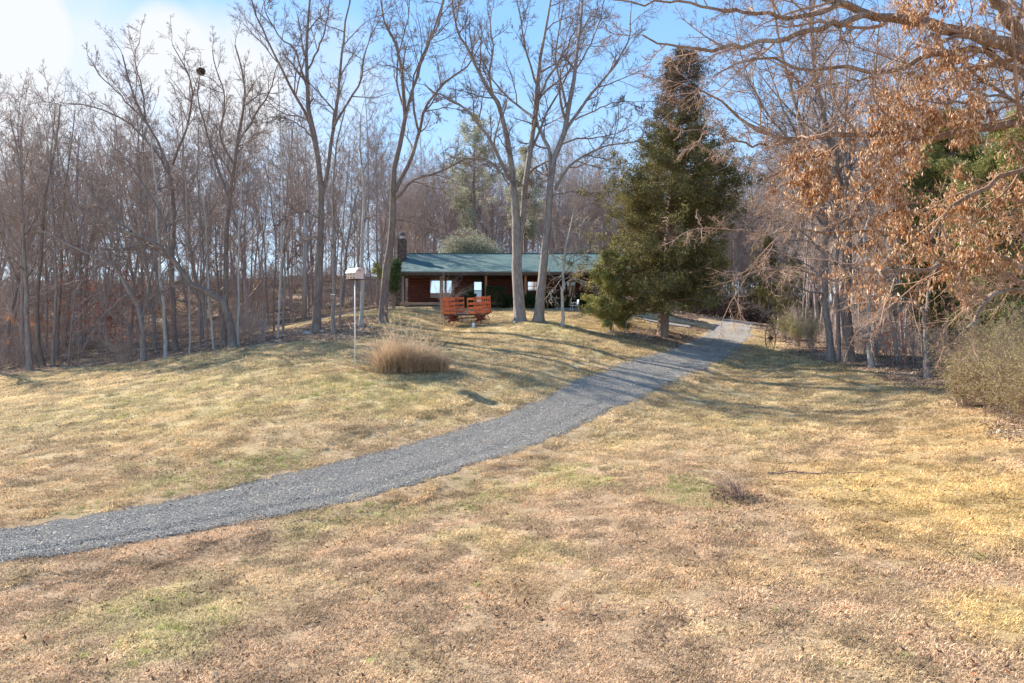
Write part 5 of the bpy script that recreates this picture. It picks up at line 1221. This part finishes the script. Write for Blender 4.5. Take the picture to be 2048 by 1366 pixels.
MB().box2(HW(a[0] + .1, yw - .135, fl + .15), HW(b[0] - .12, yw - .121, b[2] - 1.0)).build('storm_panel', M['glass'], dr)
MB().tube([HW(b[0] - .06, yw - .13, fl + 1.0), HW(b[0] - .06, yw - .19, fl + 1.0), HW(b[0] - .06, yw - .19, fl + 1.12)], .015, 6).build('handle', M['metal_grey'], dr)
MB().box2(HW(xl + .05, yw - .0, HZ - .5), HW(xr - .05, yb, fl - .02)).build('foundation', M['stone'], house)
# chimney
cy = 54.6; kx = cy / F
ch = MB().box2(HW((793 - 1024) * kx, cy - .45, HZ - .6), HW((808 - 1024) * kx - .02, cy + .75, EYE + (683 - 545) * kx)).box2(HW((796 - 1024) * kx, cy - .3, EYE + (683 - 545) * kx), HW((811 - 1024) * kx, cy + .6, EYE + (683 - 478) * kx)).build('chimney', M['stone'], house)
z1 = EYE + (683 - 478) * kx; xc = (804.5 - 1024) * kx
MB().tube([HW(xc, cy + .1, z1 - .02), HW(xc, cy + .1, z1 + .26)], .17, 12).build('flue', M['metal_grey'], ch)
MB().tube([HW(xc, cy + .1, z1 + .27), HW(xc, cy + .1, z1 + .30), HW(xc, cy + .1, z1 + .5), HW(xc, cy + .1, z1 + .56)], [.20, .22, .22, .05], 12).build('flue_cap', M['dark_trim'], ch)

# front walk
wk = np.array([(3.2, 49.9), (6.0, 49.5), (8.2, 48.6), (10.2, 47.6), (12.3, 47.2)]); wkd = dense(wk, 10); tt = nz(np.gradient(wkd, axis=0)); nn_ = np.stack([-tt[:, 1], tt[:, 0]], -1)
V = []
for u_ in (-.5, .5): 
    p = wkd + nn_ * u_; V.append(np.column_stack([p, H(p[:, 0], p[:, 1]) + .10]))
V.insert(0, np.column_stack([wkd - nn_ * .5, V[0][:, 2] - .3])); m = len(wkd); i = np.arange(m - 1)
tag(mesh_obj('path', np_mesh('path', np.concatenate(V), [np.stack([i, i + 1, i + 1 + m, i + m], -1), np.stack([i + m, i + m + 1, i + 1 + 2 * m, i + 2 * m], -1)]), M['concrete']), kind='structure')

# ------------------------------------------------------------------ orange stake wagon
wx, wy = (934 - 1024) / F * 43, 43.0
u = Vector((.94, -.34, 0)).normalized(); v = Vector((.34, .94, 0)).normalized()
zn = h1(wx, wy - .6); zf = h1(wx + .4, wy + .7); zg = (zn + zf) / 2; tilt = .6 * math.atan2(zf - zn, 1.3)
wag = empty('stake_wagon', (wx, wy, zg)); wag.rotation_euler = Matrix((u, v, Vector((0, 0, 1)))).transposed().to_euler(); wag.rotation_euler.rotate_axis('X', tilt)
tag(wag, 'weathered orange stake sided wagon on four spoked iron wheels below the porch', 'wagon')
Lw, Dw, zb = 2.72, 1.35, .80; hL = Lw / 2; hD = Dw / 2
mb = MB()
for j in range(7): mb.box((0, -hD + .1 + j * (Dw - .2) / 6, zb - .02), (Lw, .17, .035))
mb.box((0, -hD + .25, zb - .09), (Lw, .07, .1)); mb.box((0, hD - .25, zb - .09), (Lw, .07, .1)); mb.build('bed', M['bed_wood'], wag)
for sy in (-1, 1):
    for x0, x1 in ((-hL, -hL + .93), (hL - .98, hL)):
        mb = MB()
        for z_ in (.06, .33, .60, .90): mb.box(((x0 + x1) / 2, sy * hD, zb + z_), (x1 - x0, .03, .14))
        for x_ in (x0 + .03, (x0 + x1) / 2, x1 - .03): mb.box((x_, sy * (hD + .028), zb + .46), (.05, .025, 1.05))
        mb.build('side_rack', M['orange_paint'], wag)
for sx, zt in ((-1, .9), (1, 1.02)):
    mb = MB()
    for z_ in (.08, .36, .64, .92): mb.box((sx * (hL + .02), 0, zb + z_), (.03, Dw - .08, .12))
    for y_ in np.linspace(-hD + .12, hD - .12, 4): mb.box((sx * (hL + .05), y_, zb + .5), (.03, .09, 1.08))
    mb.build('end_rack', M['orange_paint'], wag)
for x_, rw, ax_t in ((-hL + .45, .32, 0), (hL - .42, .34, 0)):
    mb = MB(); mb.box((x_, 0, zb - .2), (.26, .9, .18)); mb.box((x_, 0, rw + .02), (.1, Dw - .1, .1)); mb.box((x_, 0, (zb + rw) / 2 - .05), (.34, .36, zb - rw - .14))
    mb.bar((x_ - .3, -.3, zb - .1), (x_ + .05, -.3, rw), .05, .04); mb.bar((x_ + .3, .3, zb - .1), (x_ - .05, .3, rw), .05, .04); mb.build('bolster', M['rust'], wag)
    for sy in (-1, 1):
        c = (x_, sy * (hD - .0), rw); wh = MB().ring(c, rw - .02, .02, (0, 1, 0), 32, 6)
        for q in range(10):
            a = q * math.pi / 5; wh.tube([(c[0], c[1], c[2]), (c[0] + math.cos(a) * (rw - .02), c[1], c[2] + math.sin(a) * (rw - .02))], .009, 5)
        w_ = wh.build('wheel', M['rust'], wag); MB().tube([(x_, c[1] - .08, rw), (x_, c[1] + .08, rw)], .05, 10).build('hub', M['rust'], w_)
MB().bar((-hL - .1, 0, .45), (hL - .4, 0, .5), .07, .07).build('reach_pole', M['bed_wood'], wag)
MB().tube([(hL + .05, 0, zb - .05), (hL + .25, .05, zb - .02), (hL + .35, .05, zb + .06)], .02, 6).build('hitch', M['rust'], wag)
# white jug in front
b = gp(947, 41.6)
jg = MB().tube([b + (0, 0, -.02), b + (0, 0, .05), b + (0, 0, .22), b + (0, 0, .28), b + (0, 0, .31)], [.09, .10, .10, .05, .03], 12).build('white_jug', M['white_paint'], None, True); tag(jg, 'small white jug lying on the grass in front of the wagon', 'jug')

# ------------------------------------------------------------------ martin birdhouse
b = gp(710, 30); bh = empty('birdhouse', b, R(-38)); k = 30 / F
bh.scale = (1.12, 1.12, 1.0); tag(bh, 'white roofed birdhouse with rows of holes on a tall white pole', 'birdhouse')
z0 = EYE + (683 - 560) * k - b[2]
MB().tube([(0, 0, -.2), (0, 0, z0 * .5), (0, 0, z0)], .026, 10).build('pole', M['white_paint'], bh, True)
MB().box((0, 0, z0 + .012), (.60, .46, .024)).build('floor', M['dark_wood'], bh)
bd = MB().box((0, 0, z0 + .024 + .15), (.52, .38, .30)).build('body', M['cream_paint'], bh)
for r_ in range(2):
    zz_ = z0 + .09 + r_ * .15; MB().box((0, -.225, zz_ - .055), (.56, .07, .012)).build('ledge', M['pink_paint'], bh)
    for c_ in range(3):
        x_ = -.17 + c_ * .17; MB().tube([(x_, -.188, zz_), (x_, -.196, zz_)], .032, 12).build('entrance_hole', M['dark_hole'], bd)
zt = z0 + .324; prof = [(-.235, 0), (-.19, .11), (-.09, .205), (0, .235), (.09, .205), (.19, .11), (.235, 0)]
V = []; t_ = .02
for x_ in (-.31, .31): V += [(x_, p, zt + q - .03) for p, q in prof]
for x_ in (-.31, .31): V += [(x_, p * (1 - t_ / .235), zt + q * .93 - .035) for p, q in prof]
i = np.arange(6); Qs = [np.stack([i, i + 7, i + 8, i + 1], -1), np.stack([i + 14, i + 15, i + 22, i + 21], -1), np.stack([i, i + 1, i + 15, i + 14], -1), np.stack([i + 7, i + 21, i + 22, i + 8], -1)]
MB().add(V, Qs).build('roof', M['white_paint'], bh)
for x_ in (-.262, .262):
    V = [(x_, p * .86, zt + q * .86 - .02) for p, q in prof]; V2 = [(x_ + (.012 if x_ > 0 else -.012), a, c) for _, a, c in V]
    g_ = MB().add(V + V2, [np.array([list(range(7))[::-1]]), np.array([[7 + q for q in range(7)]]), np.stack([i, i + 1, i + 8, i + 7], -1)]).box((x_ + (.004 if x_ > 0 else -.004), 0, z0 + .024 + .14), (.012, .385, .30)).build('gable_panel', M['pink_paint'], bh)
    MB().box((x_ + (.02 if x_ > 0 else -.02), 0, zt + .07), (.012, .12, .025)).build('vent', M['dark_hole'], g_)

# nest box on the pale trunk
b = W(665, 594, 39.72)
nb = empty('nest_box', b, R(10)); tag(nb, 'small weathered wooden nest box fixed to the pale grey trunk', 'nest box')
bx_ = MB().box((0, 0, 0), (.20, .17, .22)).build('box', M['weathered'], nb); MB().tube([(0, -.084, .02), (0, -.093, .02)], .025, 10).build('entrance_hole', M['dark_hole'], bx_)
MB().box((0, -.02, .13), (.26, .25, .02), Euler((R(12), 0, 0))).build('lid', M['weathered'], nb)

# utility pole
b = gp(608, 56); up_ = empty('utility_pole', b); tag(up_, 'weathered wooden utility pole with a pale metal canister behind the tall dark tree', 'utility pole'); k = 56 / F
ht = EYE + (683 - 425) * k - b[2]
MB().tube([(0, 0, -.3), (.05, 0, ht * .5), (.14, 0, ht)], [.19, .165, .13], 12).build('pole', M['pole_wood'], up_, True)
zc = EYE + (683 - 481) * k - b[2]
MB().tube([(.12, -.33, zc), (.12, -.33, zc + .08), (.12, -.33, zc + .95), (.12, -.33, zc + 1.02)], [.12, .19, .19, .12], 14).build('transformer', M['metal_grey'], up_, True)
MB().bar((-.9, 0, ht - .3), (1.1, 0, ht - .3), .09, .1).build('cross_arm', M['pole_wood'], up_)

# garden chair
b = gp(1149, 49.0); gc = empty('garden_chair', b, R(-75)); tag(gc, 'white metal garden chair on the walk in front of the porch', 'chair')
MB().box((0, 0, .43), (.46, .46, .03)).build('seat', M['white_paint'], gc)
MB().box((0, .24, .68), (.44, .03, .36), Euler((R(-14), 0, 0))).build('backrest', M['white_paint'], gc)
for sx in (-1, 1):
    for sy in (-1, 1): MB().tube([(sx * .2, sy * .2, .42), (sx * .22, sy * .23, -.02)], .014, 6).build('leg', M['white_paint'], gc)
    MB().tube([(sx * .23, -.2, .43), (sx * .24, -.2, .64), (sx * .24, .22, .64)], .013, 6).build('armrest', M['white_paint'], gc)

# old wagon wheel beside the drive
b = gp(1541, 39.5); k = 39.5 / F; ow = empty('wagon_wheel', b, R(48)); tag(ow, 'large old yellowed wagon wheel standing upright beside the drive', 'wheel')
rw = 27.5 * k; c = (0, 0, rw - .04)
MB().ring(c, rw - .03, .032, (0, 1, 0), 40, 6).build('rim', M['old_wheel'], ow, True)
for q in range(12):
    a = q * math.pi / 6 + .1; MB().tube([(c[0] + .08 * math.cos(a), 0, c[2] + .08 * math.sin(a)), (c[0] + math.cos(a) * (rw - .04), 0, c[2] + math.sin(a) * (rw - .04))], .018, 6).build('spoke', M['old_wheel'], ow)
MB().tube([(0, -.14, c[2]), (0, -.05, c[2]), (0, .05, c[2]), (0, .14, c[2])], [.06, .10, .10, .06], 12).build('hub', M['rust'], ow, True)
# wooden stand near the crest
b = gp(1558, 50); ws = empty('wooden_stand', b, R(8)); tag(ws, 'thin legged wooden stand with a short board near the crest of the drive', 'stand')
for p0, p1 in [((-.18, 0, 0), (-.04, .05, 1.05)), ((.22, -.05, .0), (.0, .05, 1.05)), ((.05, .5, 0), (-.02, .06, 1.05))]: MB().tube([Vector(p0) - Vector((0, 0, .08)), p1], .026, 6).build('leg', M['weathered'], ws)
MB().box((.18, 0, 1.06), (.55, .10, .13)).build('board', M['weathered'], ws); MB().tube([(-.02, .05, 1.0), (-.02, .05, 1.22)], .06, 8).build('head', M['rust'], ws)
MB().tube([(.4, 0, 1.05), (.58, 0, .98), (.66, 0, .8), (.66, 0, .62)], .014, 6).build('handle', M['weathered'], ws)
# wire ring
b = gp(1277, 39.5); k = 39.5 / F; rg_ = MB().ring((b[0], b[1], b[2] + .62), .72, .016, (.25, 1, .12), 40, 6).tube([(b[0] + .01, b[1], b[2] - .1), (b[0], b[1], b[2] + .7)], .012, 6).build('wire_ring', M['metal_grey'], None, True)
tag(rg_, 'thin pale metal ring stood upright in the grass left of the great cedar trunk', 'ring')
# driftwood
b = gp(1224, 39.6); rngd = np.random.default_rng(5); P0 = np.stack([resample([b + (-.5, 0, .02), b + (-.1, .05, .12), b + (.3, 0, .1), b + (.7, .1, .0)], 8, rngd, .02), resample([b + (0, 0, .08), b + (.1, 0, .3), b + (.02, .05, .55), b + (-.1, .05, .62)], 8, rngd, .02)])
Vd, Qd = tubes(P0, np.array([np.linspace(.07, .03, 8), np.linspace(.05, .015, 8)]), 7); tag(mesh_obj('driftwood', np_mesh('driftwood', Vd, [Qd], smooth=True), M['weathered']), 'bleached piece of root wood lying at the foot of the small cedar', 'driftwood')
# stones at the foot of tall tree
def rock(c, s, seed, label, group=None):
    rg = np.random.default_rng(seed); n1, n2 = 7, 10; V = []
    for a in range(n1 + 1):
        for q in range(n2):
            th = math.pi * a / n1; ph = 2 * math.pi * q / n2; V.append((math.sin(th) * math.cos(ph), math.sin(th) * math.sin(ph), math.cos(th)))
    V = np.array(V) * np.array(s) * (1 + rg.normal(0, .09, (len(V), 1))); i, j = np.meshgrid(np.arange(n1), np.arange(n2), indexing='ij'); j2 = (j + 1) % n2
    Q = np.stack([i * n2 + j, (i + 1) * n2 + j, (i + 1) * n2 + j2, i * n2 + j2], -1).reshape(-1, 4)
    o = mesh_obj('rock', np_mesh('rock', V, [Q], smooth=True), M['rock']); o.location = c; tag(o, label, 'rock', group)
for j, (px, Y_, s, lab) in enumerate([(612, 41.2, (.22, .2, .16), 'pale grey rock, leftmost of those left of the tallest dark trunk'), (619, 40.8, (.17, .15, .12), 'grey rock nearest the lawn left of the tallest dark trunk'), (645, 41.0, (.14, .13, .10), 'small grey rock right of the tallest dark trunk')]): rock(gp(px, Y_) + (0, 0, .05), s, 40 + j, lab, 'rocks by the tallest dark trunk')
# leaf nest high in the left wood
c = W(402, 143, 44); rg = np.random.default_rng(9); n = 420; q = nz(rg.normal(0, 1, (n, 3))) * rg.random((n, 1)) ** .4 * np.array([.26, .26, .22])
uu_ = nz(rg.normal(0, 1, (n, 3))); ww_ = nz(np.cross(uu_, rg.normal(0, 1, (n, 3)))); V = np.stack([q - uu_ * .09, q + ww_ * .05, q + uu_ * .09, q - ww_ * .05], 1).reshape(-1, 3)
o = mesh_obj('leaf_nest', np_mesh('leaf_nest', V, [np.arange(n)[:, None] * 4 + np.arange(4)[None]]), M['nest']); o.location = c; tag(o, 'dark ball of leaves, an animal nest high in the bare branches', 'nest')
b = W(402, 150, 44)

# ------------------------------------------------------------------ pampas grass clump
b = gp(818, 29.6); rg = np.random.default_rng(33); pg = empty('ornamental_grass', b); tag(pg, 'large tan clump of dry ornamental grass with pale plumes beside the birdhouse pole', 'ornamental grass')
def arch_blades(rg, n, ctrs, hh, spread, w0, droop, lean):
    ci = rg.integers(0, len(ctrs), n); c0 = np.array(ctrs)[ci] + rg.normal(0, .16, (n, 3)) * np.array([1, 1, 0]); az = rg.random(n) * 6.283; h = np.array(hh)[ci] * rg.uniform(.55, 1.1, n)
    el = rg.uniform(.75, 1.5, n); d = np.stack([np.cos(az) * np.cos(el) + lean, np.sin(az) * np.cos(el), np.sin(el)], -1); d = nz(d); pts = [c0]; cur = c0; m = 6
    for s in range(m - 1): cur = cur + d * (h / (m - 1))[:, None]; pts.append(cur); d = nz(d + np.stack([np.cos(az) * spread, np.sin(az) * spread, -droop * rg.uniform(.3, 1.6, n)], -1))
    P = np.stack(pts, 1); sd = nz(np.stack([-np.sin(az), np.cos(az), np.zeros(n)], -1) + rg.normal(0, .3, (n, 3))); wd = w0 * np.array([1, 1, .85, .65, .4, .08]) / 2
    A = P - sd[:, None] * wd[None, :, None]; B = P + sd[:, None] * wd[None, :, None]; V = np.concatenate([A, B], 1).reshape(-1, 3); bb = (np.arange(n) * 12)[:, None]; k_ = np.arange(5)[None]
    return V, np.stack([bb + k_, bb + k_ + 6, bb + k_ + 7, bb + k_ + 1], -1).reshape(-1, 4), np.repeat(np.clip(rg.normal(.5, .25, n), 0, 1), 5), P
ctrs = [(-1.05, 0, -.03), (-.6, .1, -.03), (-.1, 0, -.03), (.4, .05, 0), (.9, .1, .02), (1.35, .1, .03), (-.8, -.3, -.05), (.1, -.3, -.03)]
V, Q, vv, P = arch_blades(rg, 5200, ctrs, [2.0, 2.1, 1.95, 1.6, 1.35, 1.05, 1.5, 1.5], .09, .014, .2, .05); mesh_obj('blades', np_mesh('blades', V, [Q], vv), M['pampas'], pg)
V, Q, vv, P = arch_blades(rg, 150, ctrs[:5], [2.6, 2.7, 2.4, 2.0, 1.7], .03, .009, .05, .03); mesh_obj('stalks', np_mesh('stalks', V, [Q], vv), M['pampas'], pg)
tip = P[:, -1]; pd = nz(P[:, -1] - P[:, -2]); m = len(tip); per = 16; t = rg.random((m, per, 1)); c = (tip[:, None] - pd[:, None] * .28 * t).reshape(-1, 3); c += rg.normal(0, .022, c.shape); uu_ = nz(np.repeat(pd, per, axis=0) + rg.normal(0, .4, c.shape)); ww_ = nz(np.cross(uu_, rg.normal(0, 1, c.shape)))
V = np.stack([c - uu_ * .04, c + ww_ * .009, c + uu_ * .045, c - ww_ * .009], 1).reshape(-1, 3); mesh_obj('plumes', np_mesh('plumes', V, [np.arange(len(c))[:, None] * 4 + np.arange(4)[None]], rg.random(len(c))), M['plume'], pg)

# ------------------------------------------------------------------ pruned clump and fallen branch on the near lawn
g0 = ground_at(1475, 1000); b = np.array([g0[0], g0[1], h1(*g0)])
pr = twig_shrub('pruned_shrub', 'low clump of cut back dark stems and dead leaves on the near lawn', b, .55, .6, 42, 260, 'twig_brown', lean=(-.25, .2),
           levels=[dict(k=3, t0=.3, lr=.45, ang=35, n=4, wob=.14, up=.03, minr=.003), dict(k=3, t0=.2, lr=.5, ang=38, n=3, wob=.14, up=.02, minr=.002)], r=.007)
rg = np.random.default_rng(44); V, T, vv = leaves_patch(rg, 420, .6, .045, .10); mesh_obj('dead_leaves', np_mesh('dead_leaves', V, [T], vv * .5), M['cedar_brown'], pr)
g1 = ground_at(1535, 951); g2 = ground_at(1740, 951); pp = []
for t in np.linspace(0, 1, 9): q = g1 * (1 - t) + g2 * t; pp.append((q[0], q[1] + rg.normal(0, .03), h1(q[0], q[1]) + .035 + rg.normal(0, .008)))
P = resample(pp, 20, rg, .008)[None]; Rr = np.linspace(.022, .008, 20)[None]; P2, R2 = grow(P, Rr, 9, .1, 1, .12, 40, 4, .15, .02, .6, rg, .004)
P2[..., 2] = np.maximum(P2[..., 2], H(P2[..., 0], P2[..., 1]) + .01); V, Q = merge([tubes(P, Rr, 7), tubes(P2, R2, 4)]); tag(mesh_obj('fallen_branch', np_mesh('fallen_branch', V, [Q], smooth=True), M['bark_brown']), 'long thin dark branch lying on the grass beside the cut back clump', 'branch')
g0 = ground_at(1402, 990); b = np.array([g0[0], g0[1], h1(*g0)]); V, Q, vv = blades(np.random.default_rng(3), 3000, 1.25, .05, .15, .007, lay=.9, up=.85)
o = mesh_obj('grass_tuft', np_mesh('grass_tuft', V, [Q], vv), leafy('tuft_green', [(0, (.30, .29, .12)), (.5, (.50, .47, .22)), (1, (.74, .66, .40))], .35)); o.location = b; tag(o, 'bright yellow green grass tuft growing left of the cut back clump', 'grass tuft')

# dark brush heap at the end of the drive
rg = np.random.default_rng(55); Ps = []
for j in range(520):
    px = rg.uniform(1385, 1535); Y_ = rg.uniform(62, 68); b = gp(px, Y_); hh = 2.0 * max(.15, 1 - ((px - 1450) / 95) ** 2); c = b + np.array([0, 0, rg.uniform(.05, hh)]); d_ = nz(rg.normal(0, 1, 3) * np.array([1, 1, .35])) * rg.uniform(.5, 1.5); Ps.append(resample([c - d_, c + rg.normal(0, .12, 3), c + d_], 5))
P = np.stack(Ps); Rr = np.full((len(Ps), 5), .025); P2, R2 = grow(P, Rr, 4, .1, 1, .35, 40, 3, .15, -.01, .6, rg, .008); V, Q = merge([tubes(P, Rr, 4), tubes(P2, R2, 3)])
o = mesh_obj('brush_pile', np_mesh('brush_pile', V, [Q]), M['dark_wood']); tag(o, 'dark heap of cut brush where the gravel drive goes over the crest', 'brush pile')
